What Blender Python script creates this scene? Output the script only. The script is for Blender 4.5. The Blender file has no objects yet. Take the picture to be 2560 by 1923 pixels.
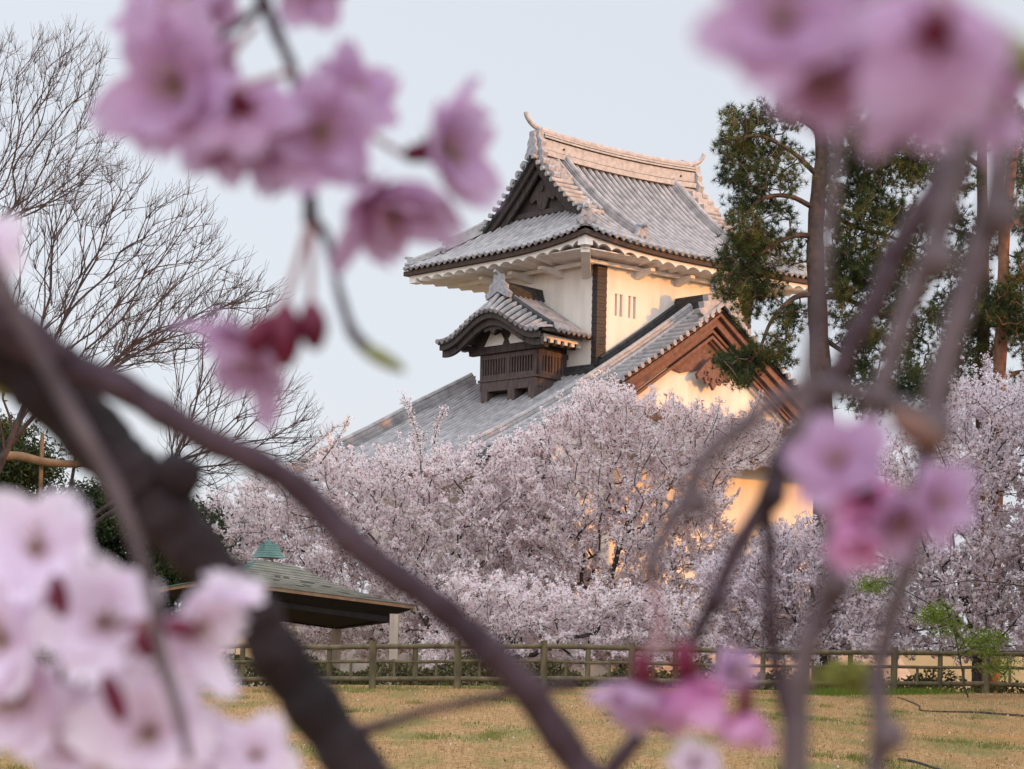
import bpy, math, random
import numpy as np
from mathutils import Vector, Matrix
rng = np.random.default_rng(7); random.seed(7)
scene = bpy.context.scene
COL = scene.collection

# ------------------------------------------------------------------ camera
F, ROLL, PY, H = 4300.0, 0.02, 1600.0, 1.5          # focal length (photo px), roll, horizon row, eye height
cr, sr = math.cos(ROLL), math.sin(ROLL)
cam_d = bpy.data.cameras.new('camera'); cam = bpy.data.objects.new('camera', cam_d); COL.objects.link(cam)
cam_d.sensor_width = 36; cam_d.lens = 36*F/2560; cam_d.shift_y = (PY-961.5)/2560
cam_d.clip_start = 0.02; cam_d.clip_end = 3000
cam.matrix_world = Matrix(((cr, -sr, 0, 0), (0, 0, -1, 0), (sr, cr, 0, H), (0, 0, 0, 1)))
cam_d.dof.use_dof = True; cam_d.dof.focus_distance = 52; cam_d.dof.aperture_fstop = 13.5
scene.camera = cam

def ray(px, py):
    cx = (px-1280)/F; cy = (PY-py)/F
    return np.array([cx*cr-cy*sr, 1.0, cx*sr+cy*cr])
def P(px, py, Y):
    return ray(px, py)*Y + np.array([0, 0, H])
CR, CU, CF = np.array([cr, 0, sr]), np.array([-sr, 0, cr]), np.array([0, -1.0, 0])   # right, up, towards the viewer

# ------------------------------------------------------------------ light
SUN_EL, SUN_AZ = math.radians(9.7), math.radians(119)
w = bpy.data.worlds.new('World'); scene.world = w; w.use_nodes = True
nt = w.node_tree; nt.nodes.clear()
sky = nt.nodes.new('ShaderNodeTexSky'); sky.sky_type = 'NISHITA'; sky.sun_disc = False
sky.sun_elevation = SUN_EL; sky.sun_rotation = SUN_AZ; sky.altitude = 50
sky.air_density = 1.0; sky.dust_density = 3.0; sky.ozone_density = 1.0
hsv = nt.nodes.new('ShaderNodeHueSaturation'); hsv.inputs['Saturation'].default_value = 0.45
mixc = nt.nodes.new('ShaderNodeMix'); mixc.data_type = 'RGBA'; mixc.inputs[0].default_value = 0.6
# even pale sky tint, brightened out of view behind and above as added fill
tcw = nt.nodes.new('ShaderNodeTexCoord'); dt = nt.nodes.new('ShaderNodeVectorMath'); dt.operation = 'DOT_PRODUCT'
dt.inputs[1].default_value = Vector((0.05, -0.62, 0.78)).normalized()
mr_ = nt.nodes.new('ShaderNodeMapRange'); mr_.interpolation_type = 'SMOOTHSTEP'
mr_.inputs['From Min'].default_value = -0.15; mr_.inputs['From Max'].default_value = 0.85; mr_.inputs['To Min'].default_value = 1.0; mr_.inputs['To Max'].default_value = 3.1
sky_fill = nt.nodes.new('ShaderNodeVectorMath'); sky_fill.operation = 'SCALE'; sky_fill.inputs[0].default_value = (6.3, 6.55, 7.15)
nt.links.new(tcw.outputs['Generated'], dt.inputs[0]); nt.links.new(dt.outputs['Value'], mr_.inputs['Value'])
nt.links.new(mr_.outputs[0], sky_fill.inputs['Scale']); nt.links.new(sky_fill.outputs[0], mixc.inputs[7])
bg = nt.nodes.new('ShaderNodeBackground'); bg.inputs['Strength'].default_value = 0.133
out = nt.nodes.new('ShaderNodeOutputWorld')
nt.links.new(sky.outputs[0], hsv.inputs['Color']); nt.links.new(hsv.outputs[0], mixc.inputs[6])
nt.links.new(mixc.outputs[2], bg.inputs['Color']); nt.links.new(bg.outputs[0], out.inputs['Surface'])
sd = bpy.data.lights.new('sun', 'SUN'); sun = bpy.data.objects.new('sun', sd); COL.objects.link(sun)
sd.energy = 2.6; sd.angle = math.radians(0.6); sd.color = (1.0, 0.35, 0.0)
sv = Vector((math.sin(SUN_AZ)*math.cos(SUN_EL), math.cos(SUN_AZ)*math.cos(SUN_EL), math.sin(SUN_EL)))
sun.rotation_euler = sv.to_track_quat('Z', 'Y').to_euler(); sun.location = (60, -30, 40)
scene.view_settings.view_transform = 'Standard'; scene.view_settings.look = 'None'
scene.view_settings.exposure = 0.30; scene.view_settings.gamma = 1
scene.cycles.use_denoising = True
scene.cycles.max_bounces = 10; scene.cycles.diffuse_bounces = 6; scene.cycles.transmission_bounces = 8; scene.cycles.transparent_max_bounces = 8

# ------------------------------------------------------------------ materials
def mat(name, c1, c2=None, scale=8.0, rough=0.8, bump=0.0, detail=6, c3=None, metal=0.0, trans=0.0, stretch=None, spec=0.3):
    m = bpy.data.materials.new(name); m.use_nodes = True; t = m.node_tree; n = t.nodes; b = n['Principled BSDF']
    b.inputs['Roughness'].default_value = rough; b.inputs['Metallic'].default_value = metal
    b.inputs['Specular IOR Level'].default_value = spec
    c2 = c2 or c1
    tc = n.new('ShaderNodeTexCoord'); no = n.new('ShaderNodeTexNoise')
    no.inputs['Scale'].default_value = scale; no.inputs['Detail'].default_value = detail
    if stretch:
        mp = n.new('ShaderNodeMapping'); mp.inputs['Scale'].default_value = stretch
        t.links.new(tc.outputs['Object'], mp.inputs['Vector']); t.links.new(mp.outputs[0], no.inputs['Vector'])
    else:
        t.links.new(tc.outputs['Object'], no.inputs['Vector'])
    r = n.new('ShaderNodeValToRGB'); e = r.color_ramp.elements
    e[0].position = 0.32; e[0].color = (*c1, 1); e[1].position = 0.68; e[1].color = (*c2, 1)
    if c3:
        k = e.new(0.82); k.color = (*c3, 1)
    t.links.new(no.outputs['Fac'], r.inputs['Fac']); t.links.new(r.outputs[0], b.inputs['Base Color'])
    if bump:
        bp = n.new('ShaderNodeBump'); bp.inputs['Strength'].default_value = bump; bp.inputs['Distance'].default_value = 0.02
        t.links.new(no.outputs['Fac'], bp.inputs['Height']); t.links.new(bp.outputs[0], b.inputs['Normal'])
    if trans:
        tr = n.new('ShaderNodeBsdfTranslucent'); mx = n.new('ShaderNodeMixShader'); mx.inputs[0].default_value = trans
        t.links.new(r.outputs[0], tr.inputs['Color']); t.links.new(b.outputs[0], mx.inputs[1]); t.links.new(tr.outputs[0], mx.inputs[2])
        t.links.new(mx.outputs[0], n['Material Output'].inputs['Surface'])
    return m

def tint_mat(name, stops, trans=0.35, rough=0.7):
    """leaf / petal material coloured by a per-face 'tint' value"""
    m = bpy.data.materials.new(name); m.use_nodes = True; t = m.node_tree; n = t.nodes; b = n['Principled BSDF']
    b.inputs['Roughness'].default_value = rough; b.inputs['Specular IOR Level'].default_value = 0.2
    a = n.new('ShaderNodeAttribute'); a.attribute_name = 'tint'
    r = n.new('ShaderNodeValToRGB'); e = r.color_ramp.elements
    e[0].position = stops[0][0]; e[0].color = (*stops[0][1], 1); e[1].position = stops[-1][0]; e[1].color = (*stops[-1][1], 1)
    for p_, c_ in stops[1:-1]:
        k = e.new(p_); k.color = (*c_, 1)
    t.links.new(a.outputs['Fac'], r.inputs['Fac']); t.links.new(r.outputs[0], b.inputs['Base Color'])
    tr = n.new('ShaderNodeBsdfTranslucent'); mx = n.new('ShaderNodeMixShader'); mx.inputs[0].default_value = trans
    t.links.new(r.outputs[0], tr.inputs['Color']); t.links.new(b.outputs[0], mx.inputs[1]); t.links.new(tr.outputs[0], mx.inputs[2])
    t.links.new(mx.outputs[0], n['Material Output'].inputs['Surface'])
    return m

M = {}
M['plaster'] = mat('white_plaster', (.66, .60, .54), (.80, .735, .66), 2.2, .9, .05, stretch=(1.2, 1.2, .22))
M['plaster_eave'] = mat('eave_plaster', (.68, .64, .60), (.78, .74, .70), 2.0, .9, .05)
M['tile'] = mat('lead_roof_tile', (.18, .17, .172), (.35, .33, .325), 3.2, .5, .12, c3=(.11, .105, .11), spec=.5)
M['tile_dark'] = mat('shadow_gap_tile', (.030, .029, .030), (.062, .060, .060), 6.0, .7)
M['ridge'] = mat('ridge_tile', (.26, .25, .25), (.40, .38, .37), 6.0, .6, .15, c3=(.18, .175, .18))
M['ornament'] = mat('ornament_tile', (.19, .19, .21), (.34, .33, .34), 9.0, .6, .2)
M['dark_wood'] = mat('weathered_dark_wood', (.030, .024, .022), (.065, .048, .042), 12, .75, .2, stretch=(1, 1, .2))
M['fascia'] = mat('dark_fascia', (.035, .022, .018), (.07, .042, .032), 9, .7)
M['brown_wood'] = mat('brown_copper_board', (.12, .060, .045), (.20, .105, .08), 7, .7, .1)
M['bay_wood'] = mat('bay_wood', (.055, .040, .037), (.105, .074, .064), 14, .75, .2, stretch=(1, 1, .2))
M['corner'] = mat('corner_cladding', (.022, .020, .022), (.050, .038, .034), 11, .6, .2, stretch=(.3, .3, 3))
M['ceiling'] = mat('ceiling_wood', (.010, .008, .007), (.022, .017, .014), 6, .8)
M['slit'] = mat('slit_shade_tone', (.46, .30, .21), (.56, .38, .28), 5, .8)  # reddish shade inside the window slits put into the colour
M['stone'] = mat('castle_stone', (.28, .23, .19), (.46, .38, .31), 1.6, .9, .3)
M['soil'] = mat('bank_soil', (.06, .06, .03), (.14, .12, .07), 1.5, .95)
M['bark'] = mat('cherry_bark', (.028, .020, .018), (.075, .058, .052), 9, .9, .3)
M['bark_bare'] = mat('bare_tree_bark', (.030, .021, .021), (.062, .045, .044), 6, .9)
M['bark_pine'] = mat('pine_bark', (.055, .036, .028), (.14, .085, .062), 5, .9, .4)
M['bark_red'] = mat('pine_bark_red', (.16, .075, .045), (.28, .14, .085), 5, .9, .4)
M['near_bark'] = mat('near_cherry_bark', (.006, .003, .003), (.036, .021, .024), 20, .8, .9, c3=(.15, .13, .14), stretch=(1, 1, 1))
M['side_bark'] = mat('side_branch_bark', (.026, .012, .018), (.075, .042, .052), 34, .75, .6, c3=(.13, .10, .11))
M['near_twig'] = mat('near_twig_bark', (.062, .042, .048), (.145, .105, .11), 60, .75, .3)
M['near_twig_dark'] = mat('near_twig_dark', (.024, .011, .017), (.062, .034, .042), 60, .7, .3)
M['fence'] = mat('fence_wood', (.062, .050, .026), (.145, .115, .062), 7, .85, .2, stretch=(1, 1, .3))
M['pole'] = mat('pole_wood', (.115, .075, .042), (.19, .13, .075), 5, .8)
M['post'] = mat('pavilion_post', (.33, .26, .20), (.48, .39, .31), 6, .8, stretch=(1, 1, .2))
M['copper'] = mat('copper_shingle', (.125, .120, .092), (.215, .205, .16), 3, .42, .1, spec=.6)
M['verdigris_shine'] = mat('shining_verdigris', (.042, .115, .098), (.10, .195, .165), 4, .45, .1, spec=.6)  # patina, with the teal shine of the left faces put into the colour
M['copper_dark'] = mat('dark_shingle', (.055, .050, .040), (.085, .075, .06), 5, .5)
M['eave_wood'] = mat('eave_wood', (.20, .115, .065), (.30, .18, .10), 5, .7)
M['blossom'] = tint_mat('cherry_blossom', [(0, (.94, .90, .89)), (.5, (.90, .81, .82)), (.85, (.82, .68, .70)), (.94, (.40, .22, .20)), (1, (.26, .16, .09))], .52)
M['blossom_white'] = tint_mat('pale_cherry_blossom', [(0, (.94, .89, .88)), (.6, (.89, .80, .81)), (.92, (.74, .58, .60)), (1, (.24, .15, .10))], .52)
M['blossom_grey'] = tint_mat('grey_cherry_blossom', [(0, (.91, .86, .88)), (.5, (.84, .75, .78)), (.88, (.70, .57, .61)), (1, (.22, .14, .10))], .52)
M['needle'] = tint_mat('pine_needles', [(0, (.016, .032, .014)), (.6, (.060, .078, .022)), (1, (.17, .15, .038))], .2)
M['leaf_dark'] = tint_mat('evergreen_leaf', [(0, (.012, .022, .008)), (.6, (.035, .052, .016)), (1, (.085, .10, .03))], .2, .5)
M['litter'] = tint_mat('lawn_litter', [(0, (.10, .06, .03)), (.55, (.30, .19, .10)), (.8, (.62, .50, .46)), (1, (.80, .70, .70))], .3)
M['under'] = tint_mat('undergrowth', [(0, (.030, .024, .012)), (.6, (.075, .068, .025)), (1, (.13, .12, .045))], .25)
M['leaf_bright'] = tint_mat('young_leaf', [(0, (.11, .17, .02)), (1, (.22, .28, .045))], .4)
M['grass'] = tint_mat('dry_grass', [(0, (.27, .16, .065)), (.7, (.52, .34, .16)), (.8, (.16, .20, .05)), (1, (.12, .17, .04))], .3)

def petal_mat(name, rim, mid, heart, trans=.4):
    m = bpy.data.materials.new(name); m.use_nodes = True; t = m.node_tree; n = t.nodes; b = n['Principled BSDF']
    b.inputs['Roughness'].default_value = .6; b.inputs['Specular IOR Level'].default_value = .2
    a = n.new('ShaderNodeAttribute'); a.attribute_name = 'along'
    r = n.new('ShaderNodeValToRGB'); e = r.color_ramp.elements
    e[0].position = .0; e[0].color = (*heart, 1); e[1].position = .95; e[1].color = (*rim, 1)
    k = e.new(.22); k.color = (*mid, 1)
    t.links.new(a.outputs['Fac'], r.inputs['Fac']); t.links.new(r.outputs[0], b.inputs['Base Color'])
    tr = n.new('ShaderNodeBsdfTranslucent'); mx = n.new('ShaderNodeMixShader'); mx.inputs[0].default_value = trans
    t.links.new(r.outputs[0], tr.inputs['Color']); t.links.new(b.outputs[0], mx.inputs[1]); t.links.new(tr.outputs[0], mx.inputs[2])
    t.links.new(mx.outputs[0], n['Material Output'].inputs['Surface'])
    return m
M['petal'] = petal_mat('shaded_pink_petal', (.60, .43, .64), (.58, .34, .54), (.52, .25, .40), .5)  # backlit shade of the upper blossoms put into this darker mauve
M['petal_lit'] = petal_mat('lit_petal', (.90, .82, .94), (.86, .73, .86), (.74, .48, .62), .45)  # paler copy: brighter skylight on the lower blossoms put into the petal colour
M['petal_deep'] = petal_mat('deep_pink_petal', (.78, .46, .72), (.72, .28, .55), (.55, .07, .26), .5)
M['calyx'] = mat('calyx', (.085, .004, .020), (.15, .010, .040), 80, .5)
M['stamen'] = mat('stamen', (.22, .15, .07), (.36, .26, .12), 80, .6)
M['pedicel'] = mat('pedicel', (.26, .13, .16), (.34, .20, .20), 80, .6)
M['olive_leaf'] = tint_mat('olive_leaf', [(0, (.14, .15, .03)), (1, (.26, .25, .07))], .4)
M['bud_green'] = mat('green_bud', (.13, .14, .03), (.24, .25, .06), 80, .6)

# ------------------------------------------------------------------ mesh helpers
OFF = {}
def link(o, parent=None):
    COL.objects.link(o)
    if parent is not None:
        o.parent = parent
    return o
def thing(name, label, cat, loc, group=None):
    o = bpy.data.objects.new(name, None); COL.objects.link(o); o.location = tuple(loc)
    o.empty_display_size = .2
    o['label'] = label; o['category'] = cat
    if group: o['group'] = group
    OFF[o.name] = np.array(loc, float)
    return o
def tag(o, label=None, cat=None, group=None, kind=None):
    if label: o['label'] = label
    if cat: o['category'] = cat
    if group: o['group'] = group
    if kind: o['kind'] = kind
    return o
def mk(name, V, Fc, m, parent=None, smooth=False, face_attr=None, vert_attr=None, origin=None):
    """one mesh object from world-space vertices"""
    V = np.asarray(V, np.float64)
    off = np.zeros(3) if parent is None else OFF[parent.name]
    if parent is None and origin is not None: off = np.array(origin, float)
    me = bpy.data.meshes.new(name)
    if isinstance(Fc, np.ndarray):
        k = Fc.shape[1]; nf = len(Fc); nl = nf*k
        me.vertices.add(len(V)); me.vertices.foreach_set('co', (V-off).astype(np.float32).ravel())
        me.loops.add(nl); me.loops.foreach_set('vertex_index', Fc.astype(np.int32).ravel())
        me.polygons.add(nf); me.polygons.foreach_set('loop_start', np.arange(0, nl, k, dtype=np.int32))
        me.update(calc_edges=True)
    else:
        me.from_pydata((V-off).tolist(), [], [tuple(int(i) for i in f) for f in Fc]); me.update()
    if smooth:
        me.polygons.foreach_set('use_smooth', [True]*len(me.polygons))
        if len(me.polygons) < 60000 and vert_attr is None: me.set_sharp_from_angle(angle=math.radians(48))
    if face_attr is not None:
        a = me.attributes.new('tint', 'FLOAT', 'FACE'); a.data.foreach_set('value', np.asarray(face_attr, np.float32))
    if vert_attr is not None:
        a = me.attributes.new('along', 'FLOAT', 'POINT'); a.data.foreach_set('value', np.asarray(vert_attr, np.float32))
    me.materials.append(m)
    o = bpy.data.objects.new(name, me); link(o, parent)
    if parent is None:
        o.location = tuple(off); OFF[o.name] = off
    else:
        OFF[o.name] = off
    return o

class MB:
    def __init__(s): s.V = []; s.F = []
    def add(s, V, Fc):
        b = len(s.V); s.V += [tuple(v) for v in V]; s.F += [tuple(b+i for i in f) for f in Fc]
    def hexa(s, c):      # 8 corners: bottom 0-3 (ccw), top 4-7
        s.add(c, [(3, 2, 1, 0), (4, 5, 6, 7), (0, 1, 5, 4), (1, 2, 6, 5), (2, 3, 7, 6), (3, 0, 4, 7)])
    def box(s, f, a0, a1, b0, b1, c0, c1):      # axis box through mapping f
        s.hexa([f(a0, b0, c0), f(a1, b0, c0), f(a1, b1, c0), f(a0, b1, c0), f(a0, b0, c1), f(a1, b0, c1), f(a1, b1, c1), f(a0, b1, c1)])
    def tube(s, pts, rad, n=8, cap=True):
        pts = [np.asarray(p, float) for p in pts]; rings = []
        rad = np.broadcast_to(np.asarray(rad, float), (len(pts),))
        ref = None
        for i, p in enumerate(pts):
            t = pts[min(i+1, len(pts)-1)]-pts[max(i-1, 0)]; t = t/(np.linalg.norm(t)+1e-12)
            if ref is None:
                ref = np.array([0, 0, 1.]) if abs(t[2]) < .9 else np.array([1., 0, 0])
            x = ref-t*ref.dot(t); x /= np.linalg.norm(x)+1e-12; y = np.cross(t, x); ref = x
            rings.append([p+rad[i]*(math.cos(a)*x+math.sin(a)*y) for a in np.linspace(0, 2*math.pi, n, endpoint=False)])
        V = [v for r in rings for v in r]; Fc = []
        for i in range(len(pts)-1):
            for k in range(n):
                Fc.append((i*n+k, i*n+(k+1) % n, (i+1)*n+(k+1) % n, (i+1)*n+k))
        if cap:
            Fc.append(tuple(range(n-1, -1, -1))); Fc.append(tuple((len(pts)-1)*n+k for k in range(n)))
        s.add(V, Fc)
    def extrude(s, poly, d):      # planar polygon (3D points) extruded by vector d
        n = len(poly); d = np.asarray(d, float)
        V = [np.asarray(p, float) for p in poly]+[np.asarray(p, float)+d for p in poly]
        Fc = [tuple(range(n)), tuple(range(2*n-1, n-1, -1))]+[(i, i+n, (i+1) % n+n, (i+1) % n) for i in range(n)]
        s.add(V, Fc)
    def build(s, name, m, parent=None, smooth=False, origin=None):
        return mk(name, np.array(s.V), s.F, m, parent, smooth, origin=origin)

def spline(pts, n=6):
    pts = np.asarray(pts, float); q = np.vstack([2*pts[0]-pts[1], pts, 2*pts[-1]-pts[-2]]); o = []
    for i in range(1, len(q)-2):
        for t in np.linspace(0, 1, n, endpoint=False):
            a, b, c, d = q[i-1], q[i], q[i+1], q[i+2]
            o.append(.5*((2*b)+(-a+c)*t+(2*a-5*b+4*c-d)*t*t+(-a+3*b-3*c+d)*t**3))
    o.append(q[-2]); return np.array(o)

# ------------------------------------------------------------------ ground
def sm(a, b, x):
    t = np.clip((x-a)/(b-a), 0, 1); return t*t*(3-2*t)
def ground_z(X, Y):
    z = -1.50+.47*sm(13, 35, Y)-.9*sm(38.5, 46, Y)-.15*sm(60, 90, Y)
    z = z+.05*np.sin(X*.55+1)*sm(14, 22, Y)*(1-sm(36, 40, Y))+.04*np.sin(X*.23+Y*.31)
    z = z-.16*sm(-3.5, -8, X)*sm(20, 32, Y)*(1-sm(39, 44, Y))
    return z+H
def sheet(name, xs, ys, zf, m):
    X, Y = np.meshgrid(xs, ys); Z = zf(X, Y); V = np.stack([X, Y, Z], -1).reshape(-1, 3)
    nx, ny = len(xs), len(ys); i = np.arange(ny-1)[:, None]*nx+np.arange(nx-1)[None]
    Fc = np.stack([i, i+1, i+nx+1, i+nx], -1).reshape(-1, 4)
    return mk(name, V, Fc, m, smooth=True)
def lawn_mat():
    m = bpy.data.materials.new('lawn'); m.use_nodes = True; t = m.node_tree; n = t.nodes; b = n['Principled BSDF']
    b.inputs['Roughness'].default_value = .95; b.inputs['Specular IOR Level'].default_value = .1
    tc = n.new('ShaderNodeTexCoord')
    def noise(s, d, st=None):
        k = n.new('ShaderNodeTexNoise'); k.inputs['Scale'].default_value = s; k.inputs['Detail'].default_value = d
        if st:
            mp = n.new('ShaderNodeMapping'); mp.inputs['Scale'].default_value = st
            t.links.new(tc.outputs['Object'], mp.inputs['Vector']); t.links.new(mp.outputs[0], k.inputs['Vector'])
        else: t.links.new(tc.outputs['Object'], k.inputs['Vector'])
        return k
    fine = noise(14, 8); r1 = n.new('ShaderNodeValToRGB'); e = r1.color_ramp.elements
    e[0].position = .3; e[0].color = (.20, .112, .045, 1); e[1].position = .72; e[1].color = (.50, .31, .15, 1)
    patch = noise(1.1, 6, (1, .5, 1)); r2 = n.new('ShaderNodeValToRGB'); e = r2.color_ramp.elements
    e[0].position = .48; e[0].color = (0, 0, 0, 1); e[1].position = .64; e[1].color = (.75, .75, .75, 1)
    f2 = noise(30, 4); r3 = n.new('ShaderNodeValToRGB'); e = r3.color_ramp.elements
    e[0].position = .35; e[0].color = (.10, .11, .03, 1); e[1].position = .7; e[1].color = (.22, .22, .075, 1)
    mx = n.new('ShaderNodeMix'); mx.data_type = 'RGBA'
    t.links.new(fine.outputs['Fac'], r1.inputs['Fac']); t.links.new(patch.outputs['Fac'], r2.inputs['Fac']); t.links.new(f2.outputs['Fac'], r3.inputs['Fac'])
    t.links.new(r2.outputs[0], mx.inputs[0]); t.links.new(r1.outputs[0], mx.inputs[6]); t.links.new(r3.outputs[0], mx.inputs[7])
    t.links.new(mx.outputs[2], b.inputs['Base Color'])
    bp = n.new('ShaderNodeBump'); bp.inputs['Strength'].default_value = .7; bp.inputs['Distance'].default_value = .03
    t.links.new(fine.outputs['Fac'], bp.inputs['Height']); t.links.new(bp.outputs[0], b.inputs['Normal'])
    return m
xs = np.concatenate([[-1500, -400, -120, -60], np.linspace(-30, 30, 121), [60, 120, 400, 1500]])
ys = np.concatenate([[-400, -100, -30, -10, 0], np.linspace(5, 50, 91), [55, 60, 75, 90, 130, 300, 900, 2400]])
tag(sheet('ground', xs, ys, ground_z, lawn_mat()), kind='structure')
# short dry blades standing in the lawn
n = 90000
gy = 14+24.0*rng.random(n)**.8; gx = (rng.random(n)-.5)*.66*gy+.0
gz = ground_z(gx, gy); hgt = .02+.04*rng.random(n); ang = rng.random(n)*6.283; lean = (rng.random((n, 2))-.5)*.05
wd = .0035+.003*rng.random(n)
b0 = np.stack([gx-np.cos(ang)*wd, gy-np.sin(ang)*wd, gz-.004], -1); b1 = np.stack([gx+np.cos(ang)*wd, gy+np.sin(ang)*wd, gz-.004], -1)
b2 = np.stack([gx+lean[:, 0], gy+lean[:, 1], gz+hgt], -1)
V = np.stack([b0, b1, b2], 1).reshape(-1, 3)
patchv = np.sin(gx*1.3+2)*np.sin(gy*.9+gx*.4)+.5*np.sin(gx*3.1+gy*2.2)
green = (patchv > .75)
tag(mk('dry_grass', V, np.arange(3*n).reshape(-1, 3), M['grass'], face_attr=np.where(green, .8+.2*rng.random(n), .75*rng.random(n))), kind='stuff')

def bits(c, size, m, tints, parent, name, flat=None):
    """many small diamond petals / leaves at centres c"""
    n = len(c); a = rng.normal(size=(n, 3)); a /= np.linalg.norm(a, axis=1, keepdims=True)
    b = rng.normal(size=(n, 3)); b = np.cross(a, b); b /= np.linalg.norm(b, axis=1, keepdims=True)+1e-9
    s = size*(.6+.8*rng.random(n))[:, None]; k = (.45+.35*rng.random(n))[:, None]
    if flat: k = k*flat
    bend = np.cross(a, b)*s*(.25*rng.random(n)[:, None])
    V = np.stack([c-a*s, c+b*s*k+bend, c+a*s, c-b*s*k+bend], 1).reshape(-1, 3)
    return mk(name, V, np.arange(4*n).reshape(-1, 4), m, parent, face_attr=tints)

# petals and litter blown over the lawn
n = 2600; ly = 14+23*rng.random(n)**.8; lx = (rng.random(n)-.5)*.66*ly
tag(bits(np.stack([lx, ly, ground_z(lx, ly)+.012+.02*rng.random(n)], -1), .016, M['litter'], rng.random(n), None, 'lawn_litter'), kind='stuff')
n = 420; cy = 15+21*rng.random(n)**.8; cx = (rng.random(n)-.5)*.66*cy; kp = np.sin(cx*1.3+2)*np.sin(cy*.9+cx*.4)+.5*np.sin(cx*3.1+cy*2.2) > .35; cx, cy = cx[kp], cy[kp]
k = rng.integers(0, len(cx), 9000); gx = cx[k]+rng.normal(0, .10, 9000); gy = cy[k]+rng.normal(0, .16, 9000); gz = ground_z(gx, gy); a = rng.random(9000)*6.283; hh_ = .03+.07*rng.random(9000)
V = np.stack([np.stack([gx-np.cos(a)*.006, gy-np.sin(a)*.006, gz], -1), np.stack([gx+np.cos(a)*.006, gy+np.sin(a)*.006, gz], -1), np.stack([gx+rng.normal(0, .03, 9000), gy+rng.normal(0, .03, 9000), gz+hh_], -1)], 1).reshape(-1, 3)
tag(mk('green_tufts', V, np.arange(27000).reshape(-1, 3), M['olive_leaf'], face_attr=rng.random(9000)), kind='stuff')

# ================================================================== castle turret
X0, thA_, tAA, DD = 2.119, .956, .826, 56.0
du = np.array([math.sin(thA_), math.cos(thA_), 0]); dv = np.array([-math.sin(tAA), math.cos(tAA), 0])
O = np.array([X0, DD, H])
def L(u, v, z): return O+u*du+v*dv+np.array([0, 0, z])
TM, TN, ZE = 8.61, 10.9, 13.25
castle = thing('castle_turret', 'white plastered Japanese castle turret with grey tiled roofs, rising behind the cherry trees', 'castle', L(5, 4, -1.9))
def hz(t): return ZE+.53*t+.075*t*t
RISE = {(0, 0): .33, (1, 0): .05, (0, 1): .0, (1, 1): .05}
def rise(u, v):
    U, Vv = np.clip(u/TN, 0, 1), np.clip(v/TM, 0, 1)
    r = 0
    for (i, j), k in RISE.items():
        a = np.clip((2*U-1) if i else (1-2*U), 0, 1); b = np.clip((2*Vv-1) if j else (1-2*Vv), 0, 1)
        r += k*(a**2.5)*(b**2.5)
    return r
VG, VG2 = 1.70, 9.30        # verge positions along the ridge
GW, GW2 = 2.35, 8.60        # gable walls
def rolls(mb, mbd, path, wdir, r, seg=5, cap=True):
    """half round tile roll along path (list of world pts), wdir = unit sideways dir"""
    path = np.asarray(path, float); n = len(path); a = np.linspace(0, math.pi, seg)
    V = []
    for i in range(n):
        t = path[min(i+1, n-1)]-path[max(i-1, 0)]; t /= np.linalg.norm(t)+1e-9
        up = np.cross(t, wdir); up /= np.linalg.norm(up)+1e-9
        if up[2] < 0: up = -up
        for k in a: V.append(path[i]+wdir*math.cos(k)*r+up*math.sin(k)*r*1.05)
    Fc = [(i*seg+k, i*seg+k+1, (i+1)*seg+k+1, (i+1)*seg+k) for i in range(n-1) for k in range(seg-1)]
    if cap: Fc.append(tuple(range(seg-1, -1, -1))); Fc.append(tuple((n-1)*seg+k for k in range(seg)))
    mb.add(V, Fc)
    if cap:      # round end disc hanging at the eave
        t = path[1]-path[0]; t /= np.linalg.norm(t); c = path[0]-t*.03; z = np.array([0, 0, 1.]); z = z-t*t.dot(z); z /= np.linalg.norm(z)
        mbd.tube([c-t*.02+z*.005, c+t*.06+z*.005], r*1.02, 8)
def pan(mb, f, us, ts, thick=.09):
    """sheet through f(u,t) with a little thickness"""
    nu, n2 = len(us), len(ts); V = [f(u, t) for u in us for t in ts]; V2 = [p-np.array([0, 0, thick]) for p in V]
    Fc = [(i*n2+j, (i+1)*n2+j, (i+1)*n2+j+1, i*n2+j+1) for i in range(nu-1) for j in range(n2-1)]
    b = len(V); Fb = [(b+q[3], b+q[2], b+q[1], b+q[0]) for q in Fc]
    ed = []
    for i in range(nu-1):
        ed.append((i*n2, b+i*n2, b+(i+1)*n2, (i+1)*n2)); ed.append((i*n2+n2-1, (i+1)*n2+n2-1, b+(i+1)*n2+n2-1, b+i*n2+n2-1))
    for j in range(n2-1):
        ed.append((j, j+1, b+j+1, b+j)); k = (nu-1)*n2; ed.append((k+j, b+k+j, b+k+j+1, k+j+1))
    mb.add(V+V2, Fc+Fb+ed)

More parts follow.
